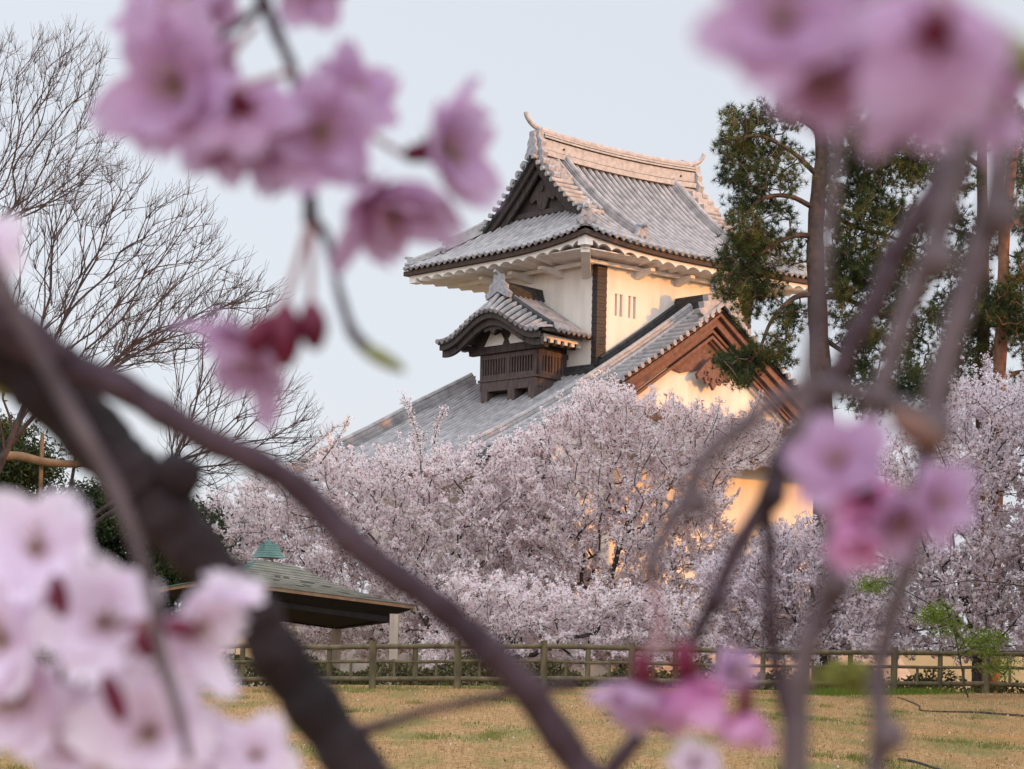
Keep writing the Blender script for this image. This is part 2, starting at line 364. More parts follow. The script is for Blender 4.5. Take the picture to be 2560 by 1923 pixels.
RH = TM/2
def roof_pt(u, v):
    t = min(v, TM-v) if VG <= u <= VG2 else min(v, TM-v, u, TN-u)
    return L(u, v, hz(max(t, 0))+rise(u, v))
def skirt_pt(u, v):
    return L(u, v, hz(max(0, min(v, TM-v, u, TN-u)))+rise(u, v))
SP = .285
pans, tiles, discs = MB(), MB(), MB()
duv = du/np.linalg.norm(du); dvv = dv/np.linalg.norm(dv)
for side in (0, 1):      # long slopes
    vv = (lambda t: t) if side == 0 else (lambda t: TM-t)
    ts = np.linspace(0, RH, 12)
    pan(pans, lambda u, t: L(u, vv(t), hz(t)+rise(u, vv(t))-.02), np.linspace(VG+.02, VG2-.02, 14), ts)
    for (ua, ub, fl) in ((0, VG+.02, 0), (TN, VG2-.02, 1)):      # hip triangles beside the skirts
        us = np.linspace(ua, ub, 6)
        nu = len(us); V = []; n2 = 6
        for u in us:
            tm = min(u, TN-u)
            for t in np.linspace(0, max(tm, .001), n2): V.append(L(u, vv(t), hz(t)+rise(u, vv(t))-.02))
        pans.add(V, [(i*n2+j, (i+1)*n2+j, (i+1)*n2+j+1, i*n2+j+1) for i in range(nu-1) for j in range(n2-1)])
    for u in np.arange(.12, TN, SP):
        tm = RH if VG+1.05 <= u <= VG2-1.05 else min(u, TN-u, RH)
        if VG <= u < VG+1.05 or VG2-1.05 < u <= VG2: tm = 2.1 if side == 0 else 2.1
        if tm < .15: continue
        rolls(tiles, discs, [L(u, vv(t), hz(t)+rise(u, vv(t))-.01) for t in np.linspace(-.04, tm, 9)], duv, .082)
for side in (0, 1):      # skirts below the gables
    uu = (lambda t: t) if side == 0 else (lambda t: TN-t)
    tmax = (GW if side == 0 else TN-GW2)
    vs = np.linspace(0, TM, 24); V = []; n2 = 8
    for v in vs:
        tm = min(v, TM-v, tmax)
        for t in np.linspace(0, max(tm, .001), n2): V.append(L(uu(t), v, hz(t)+rise(uu(t), v)-.02))
    pans.add(V, [(i*n2+j, (i+1)*n2+j, (i+1)*n2+j+1, i*n2+j+1) for i in range(len(vs)-1) for j in range(n2-1)])
    for v in np.arange(.12, TM, SP):
        tm = min(v, TM-v, tmax)
        if tm < .15: continue
        rolls(tiles, discs, [L(uu(t), v, hz(t)+rise(uu(t), v)-.01) for t in np.linspace(-.04, tm, 8)], dvv, .082)
# verge strips: short rolls laid across the gable edge
for gu, d in ((VG, 1), (VG2, -1)):
    for side in (0, 1):
        vv = (lambda t: t) if side == 0 else (lambda t: TM-t)
        for t in np.arange(2.0, RH-.05, .215):
            tt = vv(t); sd_ = L(0, vv(t+.1), hz(t+.1))-L(0, vv(t), hz(t)); sd_ /= np.linalg.norm(sd_)
            rolls(tiles, discs, [L(gu+d*a, tt, hz(t)+.07) for a in (-.05, .4, .95)], sd_, .088)
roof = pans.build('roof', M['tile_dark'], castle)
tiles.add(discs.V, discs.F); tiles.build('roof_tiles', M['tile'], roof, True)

def ridge_bar(mb, pts, wdir, wd, h, steps=3, cap=.09):
    """stacked ridge: stepped layers with a round cap"""
    pts = [np.asarray(p, float) for p in pts]; up = np.array([0, 0, 1.])
    for k in range(steps):
        w0 = wd*(1-.16*k); z0, z1 = h*k/steps, h*(k+1)/steps-.012
        for a, b in zip(pts[:-1], pts[1:]):
            mb.hexa([a-wdir*w0+up*z0, a+wdir*w0+up*z0, b+wdir*w0+up*z0, b-wdir*w0+up*z0, a-wdir*w0+up*z1, a+wdir*w0+up*z1, b+wdir*w0+up*z1, b-wdir*w0+up*z1])
    mb.tube([p+up*(h+cap*.3) for p in pts], cap, 8)
# main ridge
mr = MB(); zr = hz(RH)
RU0, RU1 = 2.05, 9.0
def rsag(u): return .12*(2*(u-RU0)/(RU1-RU0)-1)**2
us = np.linspace(RU0, RU1, 9)
for a, b in zip(us[:-1], us[1:]):
    for z0, z1, hw in ((-.12, .06, .29), (.10, .46, .20), (.50, .56, .26), (.60, .66, .22)):
        mr.hexa([L(a, RH-hw, zr+z0+rsag(a)), L(b, RH-hw, zr+z0+rsag(b)), L(b, RH+hw, zr+z0+rsag(b)), L(a, RH+hw, zr+z0+rsag(a)),
                 L(a, RH-hw, zr+z1+rsag(a)), L(b, RH-hw, zr+z1+rsag(b)), L(b, RH+hw, zr+z1+rsag(b)), L(a, RH+hw, zr+z1+rsag(a))])
mr.tube([L(u, RH, zr+.76+rsag(u)) for u in us], .13, 10)
mro = mr.build('main_ridge', M['ridge'], roof)
rg = MB()
for a, b in zip(us[:-1], us[1:]):
    for z0, z1, hw in ((.062, .098, .23), (.462, .498, .17), (.562, .598, .17)):
        rg.hexa([L(a, RH-hw, zr+z0+rsag(a)), L(b, RH-hw, zr+z0+rsag(b)), L(b, RH+hw, zr+z0+rsag(b)), L(a, RH+hw, zr+z0+rsag(a)), L(a, RH-hw, zr+z1+rsag(a)), L(b, RH-hw, zr+z1+rsag(b)), L(b, RH+hw, zr+z1+rsag(b)), L(a, RH+hw, zr+z1+rsag(a))])
rg.build('ridge_joint', M['tile_dark'], mro)
for u in (2.9, 8.3):
    kn = MB(); kn.tube([L(u, RH-.20, zr+.34), L(u, RH-.25, zr+.34)], .035, 8); kn.build('ridge_pin', M['fascia'], roof)
# ridge end tiles with upswept horn and stepped cloud wings
for u0, d in ((RU0, -1), (RU1, 1)):
    og = MB()
    out_ = [(-.34, -.15), (-.44, .05), (-.30, .25), (-.34, .45), (-.20, .62), (-.22, .86), (.22, .86), (.20, .62), (.34, .45), (.30, .25), (.44, .05), (.34, -.15)]
    og.extrude([L(u0+d*.02, RH+a, zr+z) for a, z in out_], d*du*.22)
    og.extrude([L(u0+d*.26, RH+a*.55, zr+z*.8+.1) for a, z in out_], d*du*.10)
    for s in (-1, 1):      # descending cloud wing on either slope
        for k in range(3):
            t = RH-.42-.26*k; v = RH+s*(.42+.26*k)
            og.tube([L(u0+d*.05, v, hz(t)+.17), L(u0+d*.32, v, hz(t)+.17)], .17-.012*k, 9)
            og.box(lambda a, b, c: L(a, b, c), min(u0-d*.45, u0+d*.05), max(u0-d*.45, u0+d*.05), v-.13, v+.13, hz(t)-.05, hz(t)+.26)
    og.build('ridge_end_tile', M['ornament'] if d < 0 else M['ridge'], roof)
    hn = MB()
    hp = [L(u0-d*.45, RH, zr+.92), L(u0+d*.05, RH, zr+.95), L(u0+d*.38, RH, zr+1.08), L(u0+d*.58, RH, zr+1.28), L(u0+d*.63, RH, zr+1.42)]
    hn.tube(spline(hp, 4), np.linspace(.10, .075, 17), 10)
    hn.build('ridge_horn', M['ridge'], roof)
# descending ridges next to the verges
for gu, d in ((VG, 1), (VG2, -1)):
    for side in (0, 1):
        vv = (lambda t: t) if side == 0 else (lambda t: TM-t)
        kb = MB(); tt = np.linspace(.62, RH-.1, 9)
        ridge_bar(kb, [L(gu+d*1.28, vv(t), hz(t)+.02) for t in tt], duv, .19, .30, 3, .085)
        ridge_bar(kb, [L(gu+d*.92, vv(t), hz(t)+.02) for t in np.linspace(2.0, RH-.1, 7)], duv, .10, .12, 1, .085)
        kb.build('descending_ridge', M['tile'], roof, False)
        ob = MB(); t0 = .55
        sh = [(-.26, 0), (-.30, .16), (-.20, .26), (-.12, .48), (.12, .48), (.20, .26), (.30, .16), (.26, 0)]
        ob.extrude([L(gu+d*1.28+a, vv(t0), hz(t0)+z) for a, z in sh], (dvv if side == 0 else -dvv)*.16)
        ob.tube([L(gu+d*1.28-.12, vv(t0-.08), hz(t0)+.12), L(gu+d*1.28-.12, vv(t0+.1), hz(t0)+.12)], .085, 8)
        ob.tube([L(gu+d*1.28+.12, vv(t0-.08), hz(t0)+.12), L(gu+d*1.28+.12, vv(t0+.1), hz(t0)+.12)], .085, 8)
        ob.tube([L(gu+d*1.28, vv(t0-.22), hz(t0)+.50), L(gu+d*1.28, vv(t0+.35), hz(t0)+.56)], .075, 8)
        ob.build('demon_tile', M['ornament'], roof)
# hip ridges
for cu in (0, 1):
    for cv in (0, 1):
        U = (lambda t: t) if cu == 0 else (lambda t: TN-t)
        Vv = (lambda t: t) if cv == 0 else (lambda t: TM-t)
        hb = MB(); dr = L(U(1), Vv(1), 0)-L(U(0), Vv(0), 0); dr[2] = 0; dr /= np.linalg.norm(dr); wd = np.array([-dr[1], dr[0], 0])
        ridge_bar(hb, [L(U(t), Vv(t), hz(t)+rise(U(t), Vv(t))+.02) for t in np.linspace(.95, 1.95, 4)], wd, .17, .34, 3, .09)
        ridge_bar(hb, [L(U(t), Vv(t), hz(t)+rise(U(t), Vv(t))+.02) for t in np.linspace(.12, 1.0, 4)], wd, .13, .14, 2, .085)
        hb.build('hip_ridge', M['ridge'], roof)
        for t0, sc in ((.93, 1.0), (.12, .62)):
            ob = MB()
            c = L(U(t0), Vv(t0), hz(t0)+rise(U(t0), Vv(t0)))
            sh = [(-.30, -.05), (-.36, .12), (-.22, .26), (-.13, .50), (.13, .50), (.22, .26), (.36, .12), (.30, -.05)]
            ob.extrude([c+wd*a*sc+np.array([0, 0, z*sc]) for a, z in sh], dr*.14*sc)
            for a in (-.2, .2): ob.tube([c+wd*a*sc+np.array([0, 0, .10*sc])-dr*.08, c+wd*a*sc+np.array([0, 0, .10*sc])+dr*.15], .11*sc, 9)
            ob.tube([c+np.array([0, 0, .55*sc])-dr*.16*sc, c+np.array([0, 0, .53*sc])+dr*.2], .075*sc, 8)
            if not (sc == 1 and cu == 0 and cv == 0): ob.build('hip_end_tile', M['ornament'], roof)
            else: ob0 = ob
        if cu == 0 and cv == 0:
            ob = ob0; c = L(.93, .93, hz(.93)+.33*.4)
            ob.extrude([c+dr*.10+np.array([0, 0, .08]), c+dr*.62+np.array([0, 0, .25]), c+dr*.95+np.array([0, 0, .98]), c+dr*.15+np.array([0, 0, .62])], wd*.14)
            ob.build('hip_end_tile', M['ornament'], roof)
# dark fascia, white scalloped eave and ribbed soffit
def eave_run(p0, p1, inward, nrib, rz):
    """p0,p1: (u,v) along the eave line, inward: (du,dv) direction to the wall"""
    fa, sc = MB(), MB()
    ns = nrib*8
    S = np.linspace(0, 1, ns+1)
    iu, iv = inward
    def q(s, ins, z):
        u = p0[0]+(p1[0]-p0[0])*s; v = p0[1]+(p1[1]-p0[1])*s
        # mitre the ends
        k = (1-2*s); lu, lv = np.sign(p1[0]-p0[0]), np.sign(p1[1]-p0[1])
        u += iu*ins+lu*ins*k; v += iv*ins+lv*ins*k
        return L(u, v, ZE+z+rise(p0[0]+(p1[0]-p0[0])*s, p0[1]+(p1[1]-p0[1])*s))
    V = []
    for s in S: V += [q(s, .03, -.10), q(s, .03, -.26), q(s, .30, -.26), q(s, .30, -.10)]
    Fc = []
    for i in range(ns):
        for k in range(4): Fc.append((i*4+k, i*4+(k+1) % 4, (i+1)*4+(k+1) % 4, (i+1)*4+k))
    fa.add(V, Fc)
    V = []
    for i, s in enumerate(S):
        ph = (s*nrib) % 1.0
        b = -.485+.125*abs(math.sin(math.pi*ph))**.8
        V += [q(s, .18, -.265), q(s, .18, b), q(s, 1.36 if iv else 1.86, b+.03)]
    n3 = 3; Fc = []
    for i in range(ns):
        for k in range(2): Fc.append((i*n3+k, i*n3+k+1, (i+1)*n3+k+1, (i+1)*n3+k))
    sc.add(V, Fc)
    return fa, sc
for p0, p1, inw, nr in (((0, 0), (TN, 0), (0, 1), 19), ((0, TM), (0, 0), (1, 0), 15), ((TN, TM), (0, TM), (0, -1), 19), ((TN, 0), (TN, TM), (-1, 0), 15)):
    fa, sc = eave_run(p0, p1, inw, nr, 0)
    fa.build('fascia', M['fascia'], roof); sc.build('scalloped_eave', M['plaster_eave'], roof)
# corner rafter box ends and bracket arms
for (u, v, a, b) in ((.22, .22, 1, 1), (TN-.22, .22, -1, 1), (.22, TM-.22, 1, -1)):
    cb = MB(); r_ = rise(0 if a > 0 else TN, 0 if b > 0 else TM)*.8
    cb.box(lambda x, y, z: L(x, y, z), min(u-.05*a, u+.27*a), max(u-.05*a, u+.27*a), min(v-.05*b, v+.27*b), max(v-.05*b, v+.27*b), ZE-.52+r_, ZE-.25+r_)
    if a > 0 and b > 0: cb.hexa([L(u+.1*a, v+.3*b, ZE-.72+r_), L(u+.3*a, v+.1*b, ZE-.72+r_), L(u+1.75*a, v+1.55*b, ZE-.95), L(u+1.55*a, v+1.75*b, ZE-.95), L(u+.1*a, v+.3*b, ZE-.5+r_), L(u+.3*a, v+.1*b, ZE-.5+r_), L(u+1.75*a, v+1.55*b, ZE-.5), L(u+1.55*a, v+1.75*b, ZE-.5)])
    cb.build('corner_rafter', M['plaster_eave'], castle)
WU0, WU1, WV0, WV1 = 1.90, 8.86, 1.395, 6.25
br = MB()
br.box(L, 1.1, TN-1.1, 1.12, 1.24, ZE-.56, ZE-.44)
br.box(L, .35, TN-.35, .35, TM-.35, ZE-.34, ZE-.30)
for u in (3.6, 5.4, 7.2): br.hexa([L(u-.1, .70, ZE-.60), L(u+.1, .70, ZE-.60), L(u+.1, WV0, ZE-.82), L(u-.1, WV0, ZE-.82), L(u-.1, .70, ZE-.50), L(u+.1, .70, ZE-.50), L(u+.1, WV0, ZE-.50), L(u-.1, WV0, ZE-.50)])
br.box(L, 1.5, 1.62, 1.1, TM-1.1, ZE-.565, ZE-.445)
for v in (3.0, 4.4, 5.8): br.hexa([L(.95, v-.1, ZE-.60), L(WU0, v-.1, ZE-.82), L(WU0, v+.1, ZE-.82), L(.95, v+.1, ZE-.60), L(.95, v-.1, ZE-.50), L(WU0, v-.1, ZE-.50), L(WU0, v+.1, ZE-.50), L(.95, v+.1, ZE-.50)])
br.build('eave_brackets', M['plaster_eave'], castle)

# ---- upper walls
def panel(mb, f, a0, a1, z0, z1, holes, d):
    """wall panel in plane f(a,depth,z) with recessed holes"""
    A = sorted({a0, a1, *[h[0] for h in holes], *[h[1] for h in holes]}); Z = sorted({z0, z1, *[h[2] for h in holes], *[h[3] for h in holes]})
    for i in range(len(A)-1):
        for j in range(len(Z)-1):
            am, zm = (A[i]+A[i+1])/2, (Z[j]+Z[j+1])/2
            if any(h[0] < am < h[1] and h[2] < zm < h[3] for h in holes): continue
            mb.add([f(A[i], 0, Z[j]), f(A[i+1], 0, Z[j]), f(A[i+1], 0, Z[j+1]), f(A[i], 0, Z[j+1])], [(0, 1, 2, 3)])
    for h in holes:
        c = [(h[0], h[2]), (h[1], h[2]), (h[1], h[3]), (h[0], h[3])]
        for k in range(4):
            (x0, y0), (x1, y1) = c[k], c[(k+1) % 4]
            mb.add([f(x0, 0, y0), f(x0, d, y0), f(x1, d, y1), f(x1, 0, y1)], [(0, 1, 2, 3)])
        mb.add([f(x, d, y) for x, y in c], [(0, 1, 2, 3)])
ZT = ZE-.42
wl = MB()
wins = [(2.66, 2.99), (3.25, 3.58)]
panel(wl, lambda a, d, z: L(a, WV0+d, z), WU0, WU1, 6.0, ZT, [(a, b, 11.09, 11.85) for a, b in wins], .16)
panel(wl, lambda a, d, z: L(WU0+d, a, z), WV0, WV1, 6.0, ZT, [], .16)
panel(wl, lambda a, d, z: L(WU1-d, a, z), WV0, WV1, 6.0, ZT, [], .16)
panel(wl, lambda a, d, z: L(a, WV1-d, z), WU0, WU1, 6.0, ZT, [], .16)
wl.build('upper_wall', M['plaster'], castle)
for a, b in wins:
    wb = MB(); c = (a+b)/2
    wb.box(L, c-.055, c+.055, WV0+.012, WV0+.155, 11.093, 11.847)
    wo = wb.build('window_bar', M['plaster'], castle)
    sp = MB()
    sp.box(L, a+.003, a+.06, WV0+.13, WV0+.157, 11.093, 11.847); sp.box(L, b-.06, b-.003, WV0+.13, WV0+.157, 11.093, 11.847)
    sp.build('slit_shade', M['slit'], wo)  # strips standing for the shade in the plaster recess
for (u, v) in ((WU0, WV0), (WU1, WV0), (WU0, WV1), (WU1, WV1)):      # banded corner cladding
    cp = MB(); su = 1 if u == WU0 else -1; sv_ = 1 if v == WV0 else -1
    e = .035
    for k, z in enumerate(np.arange(7.4, ZT-.02, .115)):
        o_ = e+(.012 if k % 2 else 0)
        ua, ub = sorted((u-su*o_, u+su*.37)); va, vb = sorted((v-sv_*o_, v+sv_*.19))
        cp.box(L, ua, ub, va, vb, z, z+.108)
    cp.build('corner_post', M['corner'], castle)
# ---- upper gables
for gw, gu, d in ((GW, VG, 1), (GW2, VG2, -1)):
    g = MB(); pr = [(v, hz(min(v, TM-v))-.12) for v in np.linspace(1.6, TM-1.6, 25)]
    g.extrude([L(gw, v, z) for v, z in pr]+[L(gw, TM-1.6, hz(1.6)-.4), L(gw, 1.6, hz(1.6)-.4)], du*d*.12)
    go = g.build('gable_wall', M['dark_wood'], castle)
    b = MB()
    for (o0, o1, uo) in ((-.02, -.34, .14), (-.30, -.62, .30)):
        for side in (0, 1):
            ts = np.linspace(1.75, RH, 14); vv = (lambda t: t) if side == 0 else (lambda t: TM-t)
            for t0, t1 in zip(ts[:-1], ts[1:]):
                c = [(t0, o1), (t1, o1), (t1, o0), (t0, o0)]
                pts = [L(gu+d*uo, vv(t), hz(t)+z) for t, z in c]; b.extrude(pts, du*d*.09)
    b.build('bargeboard', M['dark_wood'], go)
    k = MB()      # carved pendant below the apex
    sh = [(-.10, .35), (-.32, .12), (-.62, -.28), (-.50, -.42), (-.28, -.30), (-.16, -.62), (0, -.78), (.16, -.62), (.28, -.30), (.50, -.42), (.62, -.28), (.32, .12), (.10, .35)]
    k.extrude([L(gu+d*.50, RH+a, hz(RH)-1.15+z) for a, z in sh], du*d*.08)
    k.tube([L(gu+d*.44, RH, hz(RH)-1.1), L(gu+d*.52, RH, hz(RH)-1.1)], .12, 6)
    k.build('gable_pendant', M['dark_wood'], go)
    bm_ = MB(); bm_.box(L, min(gw-d*.15, gw-d*.02), max(gw-d*.15, gw-d*.02), 2.3, TM-2.3, hz(2.35)-.02, hz(2.35)+.16); bm_.build('gable_sill', M['dark_wood'], go)

# ================================================================== lower roof
LC = 5.40
def lz(d): return 11.50-.72*d+.012*d*d
LV0 = -.62          # front verge of the lower gable
lp, lt, ld = MB(), MB(), MB()
HIP = lambda u: 7.80-.347*u if u > 0 else 7.80-.05*max(u, -4)      # left edge of the slope
def lowz(u): return lz(abs(u-LC))
# slope facing the camera's left, under and beside the upper walls
EU = -5.0
ud = np.linspace(EU, LC, 22); V = []; nv = 14
for u in ud:
    vmax = HIP(u) if u < WU0 else WV1
    for v in np.linspace(LV0, vmax, nv): V.append(L(u, v, lowz(u)-.02))
lp.add(V, [(i*nv+j, (i+1)*nv+j, (i+1)*nv+j+1, i*nv+j+1) for i in range(len(ud)-1) for j in range(nv-1)])
lp.add([p-np.array([0, 0, .12]) for p in V], [(i*nv+j+1, (i+1)*nv+j+1, (i+1)*nv+j, i*nv+j) for i in range(len(ud)-1) for j in range(nv-1)])
for v in np.arange(LV0+.9, 14, SP):
    ue = EU; ut = WU0 if v > WV0 else LC
    if v > HIP(WU0): ut = (7.80-v)/.347 if v < 7.8 else EU
    if ut-ue < .3: continue
    rolls(lt, ld, [L(u, v, lowz(u)-.01) for u in np.linspace(ue, ut, 9)], dvv, .082)
# opposite slope
ud = np.linspace(LC, 10.6, 10); V = []; nv = 8
for u in ud:
    for v in np.linspace(LV0, WV0 if u < WU1 else WV1, nv): V.append(L(u, v, lowz(u)-.02))
lp.add(V, [(i*nv+j, (i+1)*nv+j, (i+1)*nv+j+1, i*nv+j+1) for i in range(len(ud)-1) for j in range(nv-1)])
lp.add([p-np.array([0, 0, .12]) for p in V], [(i*nv+j+1, (i+1)*nv+j+1, (i+1)*nv+j, i*nv+j) for i in range(len(ud)-1) for j in range(nv-1)])
for v in np.arange(LV0+.9, WV0, SP): rolls(lt, ld, [L(u, v, lowz(u)-.01) for u in np.linspace(10.6, LC, 7)], dvv, .082)
# gable face under the left edge
lp.add([L(u, 7.55, lowz(u)-.1) for u in np.linspace(-2.4, WU0, 8)]+[L(WU0, 7.55, 6.0), L(-2.4, 7.55, 6.0)], [tuple(range(10))])
# verge rolls of the big lower gable
for s in (-1, 1):
    for d in np.arange(.30, 9.0 if s < 0 else 4.9, .275):
        u = LC+s*d; sl = L(LC+s*(d+.1), 0, lz(d+.1))-L(u, 0, lz(d)); sl /= np.linalg.norm(sl)
        rolls(lt, ld, [L(u, v, lz(d)+.06) for v in (LV0-.05, LV0+.4, LV0+.92)], sl, .105)
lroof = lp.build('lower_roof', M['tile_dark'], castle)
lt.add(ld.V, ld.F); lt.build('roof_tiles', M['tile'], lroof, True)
# ridge, descending ridges, hip, flashings
rb = MB()
ridge_bar(rb, [L(LC, v, lz(0)) for v in (LV0+.15, .4, WV0)], duv, .2, .42, 4, .09)
rb.build('lower_ridge', M['tile_dark'], lroof)
for s in (-1, 1):
    kb = MB(); dd = np.linspace(.25, 9.6 if s < 0 else 5.2, 12)
    ridge_bar(kb, [L(LC+s*d, LV0+1.18, lz(d)+.02) for d in dd], dvv, .17, .30, 3, .085)
    ridge_bar(kb, [L(LC+s*d, LV0+.93, lz(d)+.04) for d in dd], dvv, .08, .06, 1, .08)
    kb.build('descending_ridge', M['ridge'], lroof)
    fb = MB(); dd = np.linspace(.2, 3.42, 6)
    ridge_bar(fb, [L(LC+s*d, WV0-.14, lz(d)+.02) for d in dd], dvv, .12, .34, 3, .07)
    fb.build('wall_flashing', M['tile_dark'], lroof)
hb = MB(); wv = dvv
hp = [L(WU0-s, HIP(WU0-s)-.1, lowz(WU0-s)) for s in np.linspace(.1, WU0-EU, 12)]
ridge_bar(hb, hp, wv, .24, .40, 3, .10)
hb.build('hip_ridge', M['tile'], lroof)
fb = MB(); ridge_bar(fb, [L(WU0-.14, v, lowz(WU0-.14)+.02) for v in (WV0, WV1)], duv, .12, .22, 2, .06); fb.build('wall_flashing', M['tile_dark'], lroof)
# big ornament tile at the front of the lower ridge
og = MB(); zb = lz(0)
sh = [(-.95, -.42), (-1.02, -.30), (-.80, -.22), (-.86, -.02), (-.62, .02), (-.66, .24), (-.44, .30), (-.34, .22), (-.26, .34), (-.24, .72), (-.12, .80), (.12, .80), (.24, .72), (.26, .34), (.34, .22), (.44, .30), (.66, .24), (.62, .02), (.86, -.02), (.80, -.22), (1.02, -.30), (.95, -.42), (.80, -.50), (0, .10), (-.80, -.50)]
og.extrude([L(LC+a, LV0+.05, zb+z+.12) for a, z in sh], dv*.22)
for s in (-1, 1):      # scroll relief and sloping ledge
    th = np.linspace(0, 4.4, 14); og.tube([L(LC+s*(.46+.15*(1-t/6)*math.cos(t+.5)), LV0+.0, zb+.30+.15*(1-t/6)*math.sin(t+.5)) for t in th], .035, 6)
    og.extrude([L(LC+s*a, LV0-.06, zb+z) for a, z in ((.02, .18), (.02, .04), (1.06, -.70), (1.06, -.56))], dv*.12)
oo = og.build('ornament_tile', M['ridge'], lroof)
op = MB(); op.extrude([L(LC+a, LV0+.035, zb+z+.12) for a, z in ((-.11, .34), (-.12, .56), (-.06, .64), (.06, .64), (.12, .56), (.11, .34))], dv*.02); op.build('ornament_panel', M['brown_wood'], oo)
# lower gable: bargeboards, plaster field, pendant, beam
gb = MB()
for (o0, o1, vo, th) in ((-.02, -.30, .10, .10), (-.24, -.62, .26, .10)):
    for s in (-1, 1):
        ds = np.linspace(0, 8.6 if s < 0 else 5.1, 18)
        for d0, d1 in zip(ds[:-1], ds[1:]):
            gb.extrude([L(LC+s*d, LV0+vo, lz(d)+z) for d, z in ((d0, o1-.04*min(d0, 5)), (d1, o1-.04*min(d1, 5)), (d1, o0), (d0, o0))], dv*th)
gbo = gb.build('bargeboard', M['brown_wood'], castle)
st = MB()
for o0 in (-.70, -.92):
    for s in (-1, 1):
        st.extrude([L(LC+s*d, LV0+.42, lz(d)+z) for d, z in ((0, o0), (4.2, o0-.1), (4.2, o0-.22), (0, o0-.12))], dv*.1)
st.build('gable_batten', M['brown_wood'], gbo)
gp = MB(); gp.extrude([L(LC+s, .16, lz(abs(s))-.2) for s in np.linspace(-4.6, 4.6, 25)]+[L(LC+4.6, .16, 7.2), L(LC-4.6, .16, 7.2)], dv*.1)
gp.build('gable_plaster', M['plaster'], castle)
gt = MB(); gt.extrude([L(LC+a, .07, lz(abs(a))-.25) for a in np.linspace(-2.5, 2.5, 13)]+[L(LC+1.1, .07, lz(0)-2.3), L(LC, .07, lz(0)-2.0), L(LC-1.1, .07, lz(0)-2.3)], dv*.06)
gt.build('gable_board', M['brown_wood'], castle)
pd = MB()
sh = [(-.12, .40), (-.46, .10), (-.95, -.42), (-.86, -.62), (-.55, -.50), (-.40, -.78), (-.20, -.72), (0, -1.02), (.20, -.72), (.40, -.78), (.55, -.50), (.86, -.62), (.95, -.42), (.46, .10), (.12, .40)]
pd.extrude([L(LC+a*.8, LV0+.34, lz(0)-2.0+z*.8) for a, z in sh], dv*.10)
for s in (-1, 1):
    for k, (cx_, cz_) in enumerate(((.42, -.35), (.20, -.60))):
        pd.tube([L(LC+s*(cx_+.14*(1-t/7)*math.cos(t))*.8, LV0+.31, lz(0)-2.0+(cz_+.14*(1-t/7)*math.sin(t))*.8) for t in np.linspace(0, 5, 12)], .03, 6)
pdo = pd.build('gable_pendant', M['brown_wood'], castle)
pk = MB(); pk.tube([L(LC, LV0+.24, lz(0)-1.78), L(LC, LV0+.34, lz(0)-1.78)], .13, 6); pk.build('pendant_boss', M['dark_wood'], pdo)
bm_ = MB(); bm_.box(L, LC-4.2, LC+4.2, -.12, .15, 7.45, 7.86); bm_.build('gable_beam', M['bay_wood'], castle)
# front skirt below the gable and the lower storey
sk, skt, skd = MB(), MB(), MB()
pan(sk, lambda u, t: L(u, .1-t, 7.45-.52*t), np.linspace(-.4, 12.6, 8), np.linspace(0, 2.5, 5))
for u in np.arange(-.25, 12.6, SP): rolls(skt, skd, [L(u, .1-t, 7.45-.52*t+.02) for t in (2.52, 1.6, .8, 0)], duv, .082)
so = sk.build('front_skirt_roof', M['tile_dark'], castle); skt.add(skd.V, skd.F); skt.build('roof_tiles', M['tile'], so, True)
lw = MB(); lw.box(L, -2.0, 11.9, -.55, 7.5, 1.2, 6.7); lw.build('lower_wall', M['plaster'], castle)
for u in (-2.0, 11.9):
    cp = MB()
    for k, z in enumerate(np.arange(1.2, 6.5, .16)):
        cp.box(L, u-.22, u+.22, -.62-.012*(k % 2), -.2, z, z+.152)
    cp.build('corner_post', M['corner'], castle)
sb = MB(); zs = -3.0
sb.hexa([L(-5.2, -2.6, zs), L(14.4, -2.6, zs), L(14.4, 11.4, zs), L(-5.2, 11.4, zs), L(-3.6, -1.1, 1.2), L(12.5, -1.1, 1.2), L(12.5, 9.4, 1.2), L(-3.6, 9.4, 1.2)])
sb.build('stone_base', M['stone'], castle)

# ================================================================== projecting bay with curved gable roof
def B(u, s, z): return L(u, 3.60+.20*(u-.25)+s, z)          # s = sideways from the bay's centre line
BU = .25; HB = 1.31
bay = MB()
bay.box(B, BU+.10, WU0, -HB+.09, HB-.09, 8.86, 10.35)
bo = bay.build('bay_window', M['dark_wood'], castle)
lat = MB()
lat.box(B, BU, BU+.12, -HB, HB, 8.94, 9.08); lat.box(B, BU, BU+.12, -HB, HB, 9.62, 9.78)
lat.box(B, BU, WU0, -HB, -HB+.10, 8.94, 9.08); lat.box(B, BU, WU0, -HB, -HB+.10, 9.62, 9.78)
lat.box(B, BU, WU0, HB-.10, HB, 8.94, 9.08); lat.box(B, BU, WU0, HB-.10, HB, 9.62, 9.78)
for s in (-HB, HB-.13, -.075): lat.box(B, BU-.01, BU+.12, s, s+.13, 8.94, 9.78)
for s in np.linspace(-HB+.19, HB-.19, 19):
    lat.box(B, BU+.015, BU+.10, s-.026, s+.026, 9.08, 9.62)
for sgn in (-1, 1):
    for k, u in enumerate(np.linspace(BU+.42, WU0-.12, 8)):
        ws = .05 if k < 3 else .075
        a, b = sorted((sgn*(HB-.015), sgn*(HB-.10))); lat.box(B, u-ws, u+ws*.5, a, b, 9.08, 9.62)
    a, b = sorted((sgn*HB, sgn*(HB-.11))); lat.box(B, BU, BU+.30, a, b, 9.08, 9.62)
lat.build('lattice', M['bay_wood'], bo)
led = MB()
led.box(B, BU-.06, WU0, -HB-.05, HB+.05, 8.86, 8.935)
led.box(B, BU-.02, WU0, -HB+.02, HB-.02, 8.52, 8.855)
led.box(B, BU-.03, BU+.5, -.05, .08, 8.56, 8.92)
